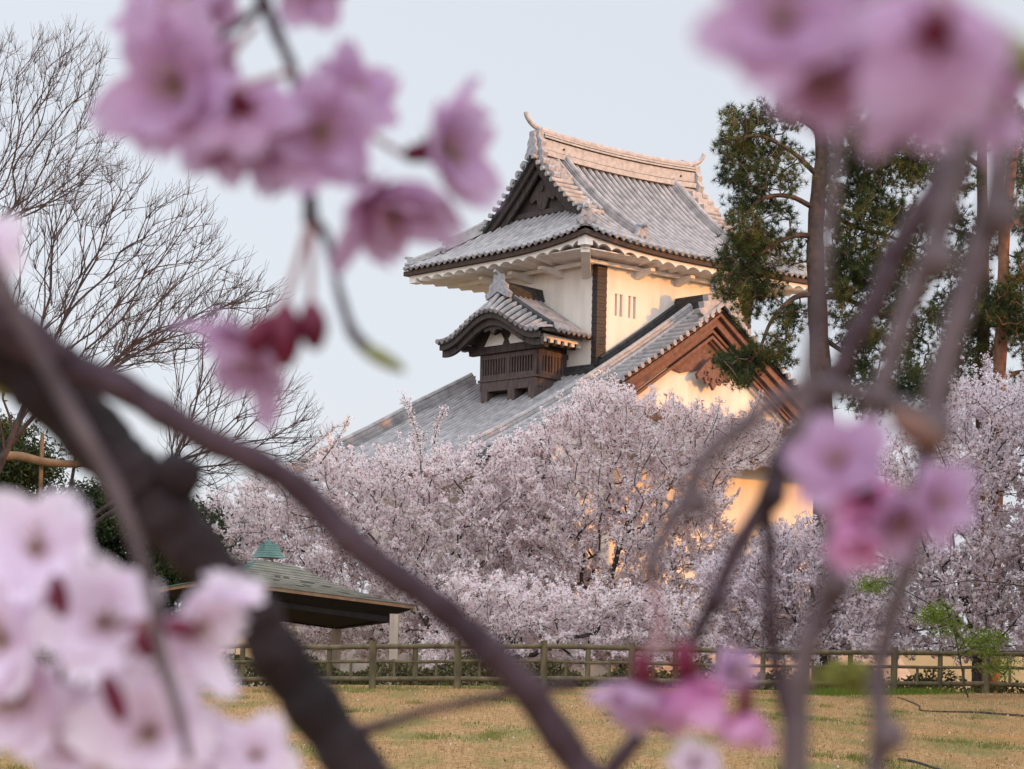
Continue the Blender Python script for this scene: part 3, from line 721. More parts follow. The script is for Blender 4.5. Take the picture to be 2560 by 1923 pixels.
for s in (-HB+.02, -.35, HB-.4): led.box(B, BU-.035, BU+.55, s, s+.32, 8.15, 8.56)
led.build('bay_base', M['bay_wood'], bo)
# curved roof
RW = 2.32
def kf(x):       # front curve (x 0 centre .. 1 tip)
    return 10.22+.88*(.5+.5*math.cos(math.pi*min(1, x*1.03)))**1.05+.06*max(0, x-.8)*5*.3
def km(x):       # main slope
    return 10.33+1.30*(1-x)+.13*(1-x)**2
FU, MU = -.85, -.22
bp_, bt, bd = MB(), MB(), MB()
ss = np.linspace(-1, 1, 33)
V = []; cu_ = [FU, -.6, -.4, MU]
def bz(u, x):
    if u >= MU: return km(x)
    k = (u-FU)/(MU-FU); return kf(x)*(1-k)+km(x)*k
for s in ss:
    for u in cu_+[.5, WU0]: V.append(B(u, s*RW, bz(u, abs(s))-.02))
nn = len(cu_)+2
fq = [(i*nn+j, (i+1)*nn+j, (i+1)*nn+j+1, i*nn+j+1) for i in range(len(ss)-1) for j in range(nn-1)]
bp_.add(V, fq); bp_.add([p-np.array([0, 0, .10]) for p in V], [q[::-1] for q in fq])
nb = len(ss)
for i in range(nb-1): bp_.add([V[i*nn], V[(i+1)*nn], V[(i+1)*nn]-np.array([0, 0, .1]), V[i*nn]-np.array([0, 0, .1])], [(0, 1, 2, 3)])
for s in np.linspace(-.985, .985, 21):
    x = abs(s); s2 = s+.02
    wd_ = B(0, s2*RW, bz(FU, abs(s2)))-B(0, s*RW, bz(FU, x)); wd_ /= np.linalg.norm(wd_)
    rolls(bt, bd, [B(u, s*RW, bz(u, x)) for u in (FU-.03, -.6, -.4, MU+.08)], wd_, .085)
for u in np.arange(.12, WU0-.02, .26):
    for sg in (-1, 1):
        rolls(bt, bd, [B(u, sg*x*RW, km(x)) for x in (1.02, .8, .5, .2, .02)], duv, .085)
broof = bp_.build('bay_roof', M['tile_dark'], castle)
bt.add(bd.V, bd.F); bt.build('roof_tiles', M['tile'], broof, True)
rb = MB(); ridge_bar(rb, [B(u, 0, km(0)-.02) for u in (MU-.02, .8, WU0)], dvv, .17, .34, 4, .075)
for sg in (-1, 1): ridge_bar(rb, [B(MU+.12, sg*x*RW, km(x)+.02) for x in (.98, .7, .4, .05)], duv, .10, .06, 1, .085)
rb.build('bay_ridge', M['tile_dark'], broof)
ob = MB()
sh = [(-.50, -.22), (-.56, -.05), (-.36, .10), (-.38, .24), (-.20, .36), (-.16, .62), (.16, .62), (.20, .36), (.38, .24), (.36, .10), (.56, -.05), (.50, -.22), (0, .02)]
ob.extrude([B(MU-.16, a, km(0)-.02+z) for a, z in sh], du*.16)
ob.tube([B(MU-.3, 0, km(0)+.68), B(MU+.2, 0, km(0)+.52)], .06, 8)
ob.build('demon_tile', M['ornament'], broof)
# dark curved bargeboards and front infill
cbd = MB()
for (uo, o0, o1, th) in ((.05, -.10, -.30, .10), (.20, -.26, -.52, .12)):
    for a, b in zip(ss[:-1], ss[1:]):
        cbd.extrude([B(FU+uo, s*RW*.985, kf(abs(s))+z) for s, z in ((a, o0), (b, o0), (b, o1), (a, o1))], du*th)
cbd.build('bargeboard', M['dark_wood'], broof)
inf = MB(); si = np.linspace(-.70, .70, 17)
inf.extrude([B(BU-.10, s*RW, kf(abs(s))-.18) for s in si]+[B(BU-.10, .70*RW, 9.95), B(BU-.10, -.70*RW, 9.95)], du*.08)
inf.build('bay_gable', M['dark_wood'], broof)
pl = MB()
for sg in (-1, 1):
    pl.extrude([B(BU-.115, sg*a, z) for a, z in ((.10, 10.22), (.26, 10.46), (.52, 10.40), (.74, 10.50), (.92, 10.22), (1.02, 10.06), (.18, 10.06))], du*.02)
pl.build('bay_plaster', M['plaster_eave'], broof)
pn = MB()
pn.extrude([B(FU+.30, a, z) for a, z in ((-.12, 10.75), (-.45, 10.55), (-.40, 10.40), (-.15, 10.46), (0, 10.28), (.15, 10.46), (.40, 10.40), (.45, 10.55), (.12, 10.75))], du*.08)
pn.build('gable_pendant', M['dark_wood'], broof)
bb = MB(); bb.box(B, BU-.12, BU+.08, -1.75, 1.75, 9.80, 10.02); 
for s in (-1.62, 1.50): bb.box(B, FU+.2, WU0, s, s+.14, 9.92, 10.10)
bb.build('bay_beam', M['dark_wood'], broof)
for sg in (-1, 1):      # white dentil course under each side eave
    dn = MB(); a, b = sorted((sg*1.80, sg*1.90))
    dn.box(B, -.10, WU0, a, b, 10.06, 10.20)
    for u in np.arange(-.10, WU0-.1, .36): dn.box(B, u, u+.17, a, b, 9.94, 10.062)
    dn.build('dentil_course', M['plaster_eave'], broof)
    ff = MB(); a, b = sorted((sg*2.20, sg*2.30)); ff.box(B, FU+.25, WU0, a, b, 10.20, 10.30); ff.build('fascia', M['fascia'], broof)

# ================================================================== trees
def edge_tubes(A, Bp, ra, rb, s=5):
    A, Bp = np.asarray(A), np.asarray(Bp); n = len(A)
    t = Bp-A; ln = np.linalg.norm(t, axis=1, keepdims=True)+1e-9; t = t/ln
    ref = np.where(np.abs(t[:, 2:3]) < .9, np.array([[0, 0, 1.]]), np.array([[1., 0, 0]]))
    x = np.cross(ref, t); x /= np.linalg.norm(x, axis=1, keepdims=True)+1e-9; y = np.cross(t, x)
    a = np.linspace(0, 2*math.pi, s, endpoint=False); ca, sa = np.cos(a)[None, :, None], np.sin(a)[None, :, None]
    ring = x[:, None]*ca+y[:, None]*sa
    A2 = A-t*np.minimum(ra[:, None]*.4, ln*.3)
    V = np.concatenate([A2[:, None]+ring*ra[:, None, None], Bp[:, None]+ring*rb[:, None, None]], 1).reshape(-1, 3)
    base = (np.arange(n)*2*s)[:, None]; k = np.arange(s)[None]; k2 = (k+1) % s
    Fc = np.stack([base+k, base+k2, base+s+k2, base+s+k], -1).reshape(-1, 4)
    return V, Fc
def grow(root, tips, alpha=.4, pull=None):
    """connect tips to the root polyline as a tree; returns points, parent index"""
    pts = np.vstack([root, tips]); nr = len(root); n = len(pts)
    par = np.full(n, -1); pl = np.zeros(n)
    for i in range(1, nr): par[i] = i-1; pl[i] = pl[i-1]+np.linalg.norm(pts[i]-pts[i-1])
    best = np.full(n, 1e9); bp = np.zeros(n, int); done = np.zeros(n, bool); done[:nr] = True
    for r in range(nr):
        d = np.linalg.norm(pts-pts[r], axis=1)+alpha*pl[r]+(.0 if r >= nr//3 else 3.0); m = d < best; best[m] = d[m]; bp[m] = r
    for _ in range(n-nr):
        c = np.where(done, 1e9, best); i = int(np.argmin(c)); done[i] = True; par[i] = bp[i]
        pl[i] = pl[par[i]]+np.linalg.norm(pts[i]-pts[par[i]])
        d = np.linalg.norm(pts-pts[i], axis=1)+alpha*pl[i]; m = (d < best) & ~done; best[m] = d[m]; bp[m] = i
    return pts, par
def limbs(pts, par, r_tip, power, rmax, sub=3, wig=.08):
    n = len(pts); cnt = np.zeros(n); has = np.zeros(n, bool); has[par[par >= 0]] = True
    order = []; kids = [[] for _ in range(n)]
    for i in range(n):
        if par[i] >= 0: kids[par[i]].append(i)
    st = [0]
    while st:
        i = st.pop(); order.append(i); st += kids[i]
    for i in reversed(order):
        if not kids[i]: cnt[i] += 1
        if par[i] >= 0: cnt[par[i]] += cnt[i]
    rad = np.minimum(r_tip*np.maximum(cnt, 1)**power, rmax)
    dirs = np.zeros((n, 3)); A, Bq, ra, rb, own = [], [], [], [], []
    for i in order:
        p = par[i]
        if p < 0: continue
        a, b = pts[p], pts[i]; ln = np.linalg.norm(b-a)+1e-9
        c = a+(dirs[p]*.22+(b-a)/ln*.1)*ln*.8 if np.any(dirs[p]) else (a+b)/2
        c = c+rng.normal(0, wig*ln, 3)
        tt = np.linspace(0, 1, sub+1); q = ((1-tt)**2)[:, None]*a+(2*tt*(1-tt))[:, None]*c+(tt**2)[:, None]*b
        rp = min(rad[p], rad[i]*1.6); rr = np.linspace(rp, rad[i], sub+1)
        for k in range(sub):
            A.append(q[k]); Bq.append(q[k+1]); ra.append(rr[k]); rb.append(rr[k+1]); own.append(i)
        d = q[-1]-q[-2]; dirs[i] = d/(np.linalg.norm(d)+1e-9)
    return np.array(A), np.array(Bq), np.array(ra), np.array(rb), cnt[np.array(own)], dirs, cnt
def in_poly(pts, poly):
    x, y = pts[:, 0], pts[:, 1]; ins = np.zeros(len(pts), bool); n = len(poly); j = n-1
    for i in range(n):
        xi, yi = poly[i]; xj, yj = poly[j]
        c = ((yi > y) != (yj > y)) & (x < (xj-xi)*(y-yi)/(yj-yi+1e-9)+xi); ins ^= c; j = i
    return ins
def sample(poly, n, Y0, Y1, gaps=()):
    poly = np.array(poly, float); lo, hi = poly.min(0), poly.max(0); o = np.zeros((0, 2))
    while len(o) < n:
        q = lo+(hi-lo)*rng.random((n*3, 2)); k = in_poly(q, poly)
        for g in gaps: k &= ~in_poly(q, np.array(g, float))
        o = np.vstack([o, q[k]])
    o = o[:n]; Y = Y0+(Y1-Y0)*rng.random(n)
    return np.array([P(a, b, y) for (a, b), y in zip(o, Y)])

def cherry(label, root_px, Yr, tips, m, twig=.55, nb=80, bs=.036, rmax=.16, trunk_top=None, lift=.5, group='blossoming cherry trees behind the fence', alpha=.35, bark='bark', spread=.05):
    rp = np.array([P(a, b, y) for a, b, y in root_px]); rp[0, 2] = ground_z(rp[0, 0], rp[0, 1])-.1
    rp = spline(rp, 4)
    t = thing('cherry_tree', label, 'tree', rp[0], group)
    pts, par = grow(rp, tips, alpha)
    A, Bq, ra, rb, cnt, dirs, ncnt = limbs(pts, par, .0075, .47, rmax, 3, .07)
    # flowering twigs at every node
    cen = tips.mean(0); n0 = len(rp); C = []; TA, TB, tr = [], [], []
    for i in range(n0, len(pts)):
        for k in range(2):
            o = (pts[i]-cen)*np.array([.12, .06, .10])+dirs[i]*.6+np.array([0, 0, lift])+rng.normal(0, .5, 3); o /= np.linalg.norm(o)
            ln = twig*(.35+.9*rng.random()); mid = pts[i]+o*ln*.5+rng.normal(0, .04, 3); end = pts[i]+o*ln+np.array([0, 0, .1*ln])
            TA += [pts[i], mid]; TB += [mid, end]; tr += [.008, .006]
            q = rng.random(nb)[:, None]; along = np.where(q < .5, pts[i]+(mid-pts[i])*2*q, mid+(end-mid)*(2*q-1))
            # blossoms gather in small bunches along the twig
            kk = max(2, nb//5); cl = along[rng.integers(0, nb, kk)]+rng.normal(0, spread*.9, (kk, 3))
            C.append(cl[rng.integers(0, kk, nb)]+rng.normal(0, spread*.55, (nb, 3)))
    thin = cnt <= 7
    ia = np.where(thin)[0]; mseg = 5
    s_ = rng.random((len(ia), mseg, 1)); C.append((A[ia][:, None]+(Bq[ia]-A[ia])[:, None]*s_+rng.normal(0, spread*.7, (len(ia), mseg, 3))).reshape(-1, 3))
    C = np.vstack(C)
    A = np.vstack([A, np.array(TA)]); Bq = np.vstack([Bq, np.array(TB)]); ra = np.concatenate([ra, tr]); rb = np.concatenate([rb, np.array(tr)*.7])
    V, Fc = edge_tubes(A, Bq, ra, rb, 5)
    mk('trunk', V, Fc, M[bark], t, True)
    bits(C, bs, M[m], rng.random(len(C))**1.25, t, 'crown')
    return t
GAP = [(1800, 1190), (1990, 1165), (2030, 1240), (2030, 1330), (1960, 1350), (1900, 1300), (1860, 1240)]
C1 = [(560, 1330), (650, 1200), (760, 1175), (830, 1130), (900, 1160), (960, 1145), (1010, 1115), (1060, 1150), (1150, 1130), (1290, 1120), (1360, 1250), (1330, 1500), (1200, 1640), (800, 1640), (640, 1550)]
cherry('broad pink cherry tree left of centre, crown between the pavilion and castle roof', [(1090, 1690, 48), (1080, 1600, 48), (1030, 1480, 48.5), (980, 1350, 49)], 48, sample(C1, 1250, 47, 51.3), 'blossom')
C2 = [(1250, 1140), (1390, 1050), (1440, 975), (1520, 965), (1590, 1005), (1700, 1030), (1800, 1035), (1850, 1050), (1960, 1090), (1990, 1140), (1850, 1180), (1800, 1300), (1830, 1400), (1950, 1420), (2000, 1500), (1950, 1640), (1300, 1640), (1200, 1300)]
cherry('tall pink cherry tree at the centre, covering the foot of the brown castle gable', [(1560, 1690, 49), (1550, 1600, 49), (1530, 1450, 49.5), (1570, 1300, 50)], 49, sample(C2, 1500, 47.5, 52, [GAP]), 'blossom')
C3 = [(2140, 1640), (2120, 1450), (2100, 1340), (2170, 1260), (2210, 1170), (2280, 1090), (2360, 1010), (2440, 960), (2560, 1000), (2720, 1020), (2720, 1640)]
cherry('grey pink cherry tree at the far right with dark forked limbs', [(2440, 1700, 42), (2440, 1620, 42), (2420, 1530, 42), (2400, 1440, 42.3), (2430, 1330, 42.5)], 42, sample(C3, 1150, 40.5, 45), 'blossom_grey', nb=64)
C4 = [(500, 1330), (530, 1240), (600, 1250), (700, 1290), (760, 1400), (640, 1450), (540, 1430)]
cherry('small thin cherry tree over the pavilion cap, seen against the sky', [(640, 1690, 52), (640, 1560, 52), (620, 1440, 52)], 52, sample(C4, 170, 50.5, 53), 'blossom', nb=50, rmax=.1)
C5 = [(1080, 1520), (1150, 1450), (1500, 1490), (1760, 1500), (1800, 1600), (1760, 1650), (1400, 1660), (1080, 1670)]
cherry('low pale cherry tree drooping along the fence behind the rails', [(1240, 1700, 41.5), (1250, 1640, 41.5), (1230, 1570, 41.6)], 41.5, sample(C5, 520, 41.6, 44.5), 'blossom', lift=.1, twig=.45, rmax=.13)
C6 = [(1760, 1440), (1850, 1370), (1930, 1340), (2030, 1320), (2110, 1360), (2180, 1450), (2180, 1620), (2000, 1650), (1840, 1640)]
cherry('greyish cherry tree right of centre, in front of the sunlit lower castle wall', [(2060, 1700, 44), (2060, 1620, 44), (2040, 1520, 44)], 44, sample(C6, 650, 43, 46.5), 'blossom_grey', nb=60, rmax=.11)
C7 = [(2400, 960), (2440, 890), (2470, 890), (2500, 960), (2520, 1040), (2420, 1050)]
# upright flowering shoots on top of the crowns
def shoot(label, path, Y, n, wpx, m='blossom'):
    pts = spline([P(a, b, Y) for a, b in path], 6); t = thing('blossom_shoot', label, 'branch', pts[0], 'upright blossoming shoots above the cherry crowns')
    mb = MB(); mb.tube(pts, np.linspace(.02, .007, len(pts)), 5); 
    C = []
    for k in range(26):
        i = rng.integers(2, len(pts)-1); o = rng.normal(0, .5, 3)+np.array([0, 0, .8]); o /= np.linalg.norm(o); ln = wpx/F*Y*(.4+.8*rng.random())*(1-.5*i/len(pts))
        mb.tube([pts[i], pts[i]+o*ln], .005, 4); C.append(pts[i]+o*ln*rng.random((n//26, 1))+rng.normal(0, .035, (n//26, 3)))
    q = pts[rng.integers(1, len(pts), n)]; C.append(q+rng.normal(0, .05, (n, 3)))
    mb.build('stem', M['bark'], t); C = np.vstack(C); bits(C, .032, M[m], rng.random(len(C))**1.3, t, 'blossoms')
shoot('tall feathery shoot of pink blossom against the pale castle roof', [(1052, 1180), (1050, 1120), (1030, 1050), (1008, 985)], 43, 420, 45)
shoot('shorter leaning shoot of pink blossom right of the tallest one', [(1085, 1110), (1095, 1060), (1115, 1020)], 43, 160, 25)
shoot('sparse shoot of blossom in front of the left castle hip', [(800, 1160), (850, 1090), (875, 1040)], 43.5, 150, 25)
shoot('left shoot of blossom leaning over the bare twigs', [(745, 1150), (790, 1110), (850, 1060)], 44, 170, 40)
shoot('stout upright shoot of grey pink blossom before the right pine trunks', [(2480, 1060), (2475, 980), (2465, 890)], 43, 420, 42, 'blossom_grey')
shoot('shoot of blossom over the sunlit gable plaster', [(1760, 1110), (1790, 1050), (1800, 1000)], 47, 170, 26)
shoot('shoot of blossom right of the gable plaster', [(1840, 1100), (1880, 1040), (1905, 985)], 47, 230, 40)

# ---- bare trees on the left
def bare(label, roots, poly_list, Y0, Y1, rmax, seed_alpha, r_tip=.0075, tw=.7):
    tips = np.vstack([sample(p, n, Y0, Y1) for p, n in poly_list])
    rp = spline([P(a, b, y) for a, b, y in roots], 5)
    base = rp[0].copy(); t = thing('bare_tree', label, 'tree', base, 'bare trees on the left')
    pts, par = grow(rp, tips, seed_alpha)
    A, Bq, ra, rb, cnt, dirs, nc = limbs(pts, par, r_tip, .46, rmax, 4, .045)
    TA, TB, tr = [], [], []
    for i in range(len(rp), len(pts)):
        if nc[i] > 6: continue
        for k in range(4):
            o = dirs[i]*.9+np.array([.15, 0, .45])+rng.normal(0, .45, 3); o /= np.linalg.norm(o); p = pts[i]; ln = tw*(.4+.7*rng.random())
            for j in range(3):
                o2 = o+rng.normal(0, .22, 3)+np.array([0, 0, .18*j]); o2 /= np.linalg.norm(o2); q = p+o2*ln/3; TA.append(p); TB.append(q); tr.append(r_tip*(.85-.17*j)); p = q
    V, Fc = edge_tubes(A, Bq, ra, rb, 5); mk('trunk', V, Fc, M['bark_bare'], t, True)
    tr = np.array(tr); V, Fc = edge_tubes(np.array(TA), np.array(TB), tr, tr*.85, 3); mk('twigs', V, Fc, M['bark_bare'], t, True)
    return t
bare('large bare tree at the left edge, its winding limbs fanning across the sky', [(-260, 1760, 40), (-160, 1500, 40), (-60, 1300, 40), (20, 1120, 40), (90, 950, 40), (160, 800, 40)],
     [([(-60, 520), (180, 400), (300, 420), (420, 470), (500, 500), (520, 540), (560, 640), (640, 690), (700, 760), (600, 880), (500, 900), (300, 940), (100, 1000), (-60, 1000)], 540)], 38.5, 42, .14, .8)
bare('tall fine-twigged bare tree at the top left corner', [(-420, 1760, 46), (-330, 1300, 46), (-200, 950, 46), (-90, 740, 46), (0, 560, 46)],
     [([(-100, 130), (20, 90), (190, 70), (260, 140), (240, 260), (300, 330), (330, 430), (200, 500), (-100, 600)], 560)], 44.5, 48, .15, .8, .006, .6)
bare('lower bare tree spreading its dark twigs above the pavilion', [(60, 1760, 44), (120, 1500, 44), (180, 1200, 44), (230, 900, 44), (300, 800, 44)],
     [([(240, 760), (420, 720), (560, 720), (640, 760), (600, 900), (420, 920), (260, 900)], 150), ([(400, 1000), (560, 930), (760, 960), (800, 1060), (760, 1160), (640, 1160), (520, 1240), (420, 1180)], 190)], 43, 45.5, .11, .8)

# ---- evergreens on the left
def leafy(name, label, roots, polys, Y0, Y1, m, nleaf, size, spread, group, rmax=.14, cat='tree', bark='bark', npt=None, flat=.55):
    tips = np.vstack([sample(p, n, Y0, Y1) for p, n in polys]); rp = spline([P(a, b, y) for a, b, y in roots], 4)
    rp[0, 2] = ground_z(rp[0, 0], rp[0, 1])-.05
    t = thing(name, label, cat, rp[0], group); pts, par = grow(rp, tips, .3)
    A, Bq, ra, rb, cnt, dirs, nc = limbs(pts, par, .007, .47, rmax, 3, .08); V, Fc = edge_tubes(A, Bq, ra, rb, 5); mk('trunk', V, Fc, M[bark], t, True)
    k = tips[rng.integers(0, len(tips), nleaf)]; c = k+rng.normal(0, spread, (nleaf, 3))*np.array([1, 1, .6])
    tone = (np.sin(k[:, 0]*3.1+k[:, 2]*2.3)*.18+.45+rng.normal(0, .22, nleaf)).clip(0, 1)
    bits(c, size, m, tone, t, 'crown', flat=flat); return t
leafy('evergreen_tree', 'dense dark evergreen at the left edge behind the support pole', [(20, 1740, 49), (20, 1600, 49), (30, 1400, 49), (40, 1200, 49)], [([(-160, 1080), (60, 1060), (100, 1130), (130, 1200), (150, 1290), (180, 1360), (300, 1480), (300, 1640), (-160, 1640)], 420)], 47.5, 51, M['leaf_dark'], 95000, .075, .36, 'evergreens on the left')
leafy('evergreen_tree', 'dark leafy evergreen behind the thick branch, beside the pavilion roof', [(330, 1740, 50), (330, 1600, 50), (320, 1400, 50), (310, 1300, 50)], [([(170, 1300), (200, 1240), (260, 1190), (330, 1230), (400, 1260), (480, 1250), (540, 1300), (560, 1400), (540, 1640), (200, 1640), (160, 1400)], 220)], 48.5, 52, M['leaf_dark'], 60000, .075, .32, 'evergreens on the left')
leafy('green_shrub', 'small yellow green shrub in front of the dark evergreens', [(270, 1700, 45), (270, 1600, 45), (270, 1480, 45)], [([(230, 1480), (260, 1420), (300, 1430), (330, 1480), (300, 1560), (240, 1560)], 30)], 44.8, 45.4, M['leaf_bright'], 700, .05, .12, None, .03, 'shrub')
pl_ = MB(); a, b = P(106, 1090, 44), P(98, 1330, 44); a2 = a+(a-b)*.02; gb0 = b+(b-a)*2.0
gb0[2] = ground_z(gb0[0], gb0[1])-.05; pl_.tube([a2, b, gb0], [.05, .055, .06], 8)
tag(pl_.build('support_pole', M['pole'], None, True, origin=gb0), 'straight tan wooden pole propping up a bare limb at the left edge', 'pole')
lb = MB(); lb.tube(spline([P(x, y, 43.8) for x, y in ((-420, 1560), (-300, 1300), (-140, 1180), (-40, 1150), (40, 1140), (110, 1155), (190, 1160), (260, 1150))], 5), np.linspace(.16, .085, 36), 8)
t = thing('old_tree', 'old tree whose stout brown limb reaches in from the left edge over the pole', 'tree', P(-420, 1760, 43.8)); 
lb.build('limb', M['pole'], t, True)

# ---- pines on the right
def pine(label, trunk, Y, pads, bark, limbs_px, npt=34, needle=.20, rtr=.24):
    rp = spline([P(a, b, Y+dy) for a, b, dy in trunk], 5); rp[0, 2] = ground_z(rp[0, 0], rp[0, 1])-.1
    t = thing('pine_tree', label, 'tree', rp[0], 'pines right of the castle')
    mb = MB(); mb.tube(rp, np.linspace(rtr, .12, len(rp))*(1+.06*np.sin(np.arange(len(rp))*1.7)), 9)
    lp_ = [spline([P(a, b, Y+dy) for a, b, dy in lm], 4) for lm in limbs_px]
    for q in lp_: mb.tube(q, np.linspace(.085, .03, len(q)), 6)
    nodes = np.vstack([rp[len(rp)//3:]]+lp_); tips = []
    for (cx, cy, rx, ry, n) in pads:
        n = int(n*(1.35 if cx > 2060 else 1.0))
        a = rng.random(n)*6.283; r = np.sqrt(rng.random(n)); 
        tips += [P(cx+rx*rr*math.cos(aa), cy+ry*rr*math.sin(aa), Y+rng.normal(0, .7)) for rr, aa in zip(r, a)]
    tips = np.array(tips)
    # join tips to the limbs
    pts = np.vstack([nodes, tips]); n0 = len(nodes); n = len(pts); par = np.full(n, -1); best = np.full(n, 1e9); bpn = np.zeros(n, int); done = np.zeros(n, bool); done[:n0] = True
    for i in range(n0):
        d = np.linalg.norm(pts-pts[i], axis=1); m = d < best; best[m] = d[m]; bpn[m] = i
    A, Bq, ra = [], [], []
    pl2 = np.zeros(n)
    for _ in range(n-n0):
        c = np.where(done, 1e9, best); i = int(np.argmin(c)); done[i] = True; p = bpn[i]; pl2[i] = pl2[p]+np.linalg.norm(pts[i]-pts[p])
        mid = (pts[i]+pts[p])/2+rng.normal(0, .05, 3); A += [pts[p], mid]; Bq += [mid, pts[i]]; rr = max(.010, .026-.006*pl2[i]); ra += [rr, rr*.85]
        d = np.linalg.norm(pts-pts[i], axis=1)+.25*pl2[i]; m = (d < best) & ~done; best[m] = d[m]; bpn[m] = i
    V, Fc = edge_tubes(np.array(A), np.array(Bq), np.array(ra), np.array(ra)*.85, 4); mb.add(V, Fc); mb.build('trunk', M[bark], t, True)
    # needle tufts
    K = 4; T = np.repeat(tips, K, 0)+rng.normal(0, .13, (len(tips)*K, 3)); nt_ = len(T)
    ax = rng.normal(0, .6, (nt_, 3))+np.array([0, 0, .75]); ax /= np.linalg.norm(ax, axis=1, keepdims=True)
    d = ax[:, None]*.55+rng.normal(0, .62, (nt_, npt, 3)); d /= np.linalg.norm(d, axis=2, keepdims=True); d = d.reshape(-1, 3)
    o = np.repeat(T, npt, 0); ln = needle*(.7+.5*rng.random(len(o)))[:, None]; sd2 = np.cross(d, rng.normal(size=d.shape)); sd2 /= np.linalg.norm(sd2, axis=1, keepdims=True)+1e-9
    V = np.stack([o-sd2*.0065, o+sd2*.0065, o+d*ln], 1).reshape(-1, 3)
    tone = np.repeat((np.sin(T[:, 0]*1.9+T[:, 2]*2.7)*.25+.45+rng.normal(0, .15, nt_)).clip(0, 1), npt)
    mk('needles', V, np.arange(len(V)).reshape(-1, 3), M['needle'], t, face_attr=tone)
    return t
pads1 = [(1850, 300, 45, 40, 26), (1930, 300, 60, 40, 34), (1840, 370, 45, 30, 26), (1830, 430, 30, 30, 20), (1900, 380, 60, 50, 44), (1960, 420, 60, 60, 36), (1880, 470, 55, 60, 46), (1860, 550, 50, 60, 46), (1930, 560, 50, 60, 36), (1850, 640, 55, 45, 50), (1900, 640, 50, 50, 40), (1840, 710, 55, 40, 46), (1900, 720, 50, 45, 36), (1870, 760, 40, 40, 26), (1975, 620, 40, 50, 18),
         (2050, 290, 60, 40, 30), (2120, 320, 70, 40, 34), (2200, 340, 70, 40, 30), (2290, 340, 60, 40, 24), (2150, 370, 80, 40, 34), (2240, 390, 70, 40, 30), (2140, 540, 80, 40, 30), (2230, 640, 70, 40, 30), (2130, 700, 60, 40, 26), (2290, 540, 60, 50, 26), (2300, 660, 60, 50, 26), (2160, 840, 60, 40, 26), (2220, 780, 60, 40, 24), (2310, 960, 60, 40, 24), (2150, 940, 60, 40, 24), (2100, 400, 50, 35, 22), (2170, 430, 50, 40, 28), (2180, 470, 40, 30, 18), (2260, 430, 45, 45, 26), (2330, 420, 50, 50, 26), (2110, 500, 60, 40, 24), (2200, 520, 50, 30, 22), (2140, 590, 60, 40, 24), (2240, 560, 40, 30, 16), (2120, 650, 60, 50, 36), (2190, 690, 50, 50, 28), (2100, 720, 40, 40, 22), (2260, 720, 50, 45, 24), (2280, 800, 60, 60, 28), (2120, 790, 50, 30, 14), (2160, 1000, 60, 40, 18),
         (1980, 790, 50, 30, 22), (1960, 830, 30, 30, 14), (1850, 910, 55, 22, 44), (1890, 890, 45, 18, 24), (1850, 940, 40, 20, 26), (1940, 880, 35, 20, 12), (1960, 900, 20, 14, 8),
         (2180, 870, 50, 40, 18), (2280, 900, 60, 60, 30), (2240, 980, 60, 40, 30), (2120, 940, 40, 30, 14)]
lim1 = [[(2050, 480, 0), (2120, 372, .3), (2220, 370, .5), (2340, 382, .6)], [(2045, 440, 0), (1980, 380, -.3), (1900, 340, -.5), (1840, 350, -.6)], [(2035, 520, 0), (1970, 490, -.4), (1900, 500, -.6), (1850, 560, -.7)], [(2060, 510, 0), (2120, 560, .3), (2220, 590, .4), (2290, 620, .5)],
        [(2030, 590, 0), (1985, 590, -.3), (1920, 620, -.4), (1860, 680, -.5)], [(2040, 735, 0), (1985, 745, -.4), (1930, 800, -.6), (1900, 870, -.7), (1870, 910, -.7)], [(2045, 740, 0), (2120, 750, .3), (2230, 800, .4), (2320, 860, .5)], [(2050, 840, 0), (2120, 890, .3), (2200, 960, .4)], [(2045, 330, 0), (2000, 300, -.2), (1930, 290, -.3)]]
pine('tall dark pine beside the castle roof, its left boughs hanging over the eave', [(2062, 1700, 0), (2062, 1300, 0), (2055, 1000, 0), (2045, 800, 0), (2038, 620, 0), (2045, 480, 0), (2055, 380, 0), (2045, 300, 0), (2050, 255, 0)], 47, pads1, 'bark_pine', lim1, rtr=.35)
pads2 = [(2400, 330, 60, 60, 34), (2480, 300, 70, 50, 36), (2400, 440, 50, 50, 22), (2380, 540, 50, 40, 20), (2440, 620, 60, 50, 30), (2360, 660, 40, 40, 20), (2420, 700, 60, 50, 28), (2380, 790, 60, 60, 34), (2440, 860, 70, 60, 40), (2400, 950, 70, 60, 40), (2370, 880, 40, 50, 22), (2440, 780, 50, 50, 28), (2340, 980, 60, 40, 30)]
lim2 = [[(2455, 600, 0), (2400, 580, .3), (2340, 560, .4)], [(2455, 700, 0), (2400, 720, .3), (2350, 780, .4)], [(2455, 800, 0), (2500, 780, .3), (2540, 770, .4)], [(2455, 420, 0), (2400, 380, .3), (2360, 340, .4)]]
pine('straight grey trunked pine, left of the two at the right edge', [(2452, 1700, 0), (2455, 1200, 0), (2458, 900, 0), (2458, 600, 0), (2455, 400, 0), (2465, 270, 0)], 50, pads2, 'bark_pine', lim2, rtr=.24)
pads3 = [(2540, 330, 50, 60, 26), (2560, 430, 50, 50, 26), (2550, 540, 50, 40, 30), (2590, 640, 50, 60, 30), (2560, 720, 60, 50, 40), (2530, 790, 60, 40, 40), (2570, 840, 60, 40, 40), (2500, 760, 40, 40, 24), (2590, 930, 50, 40, 24), (2540, 1000, 50, 30, 18), (2620, 760, 60, 80, 40)]
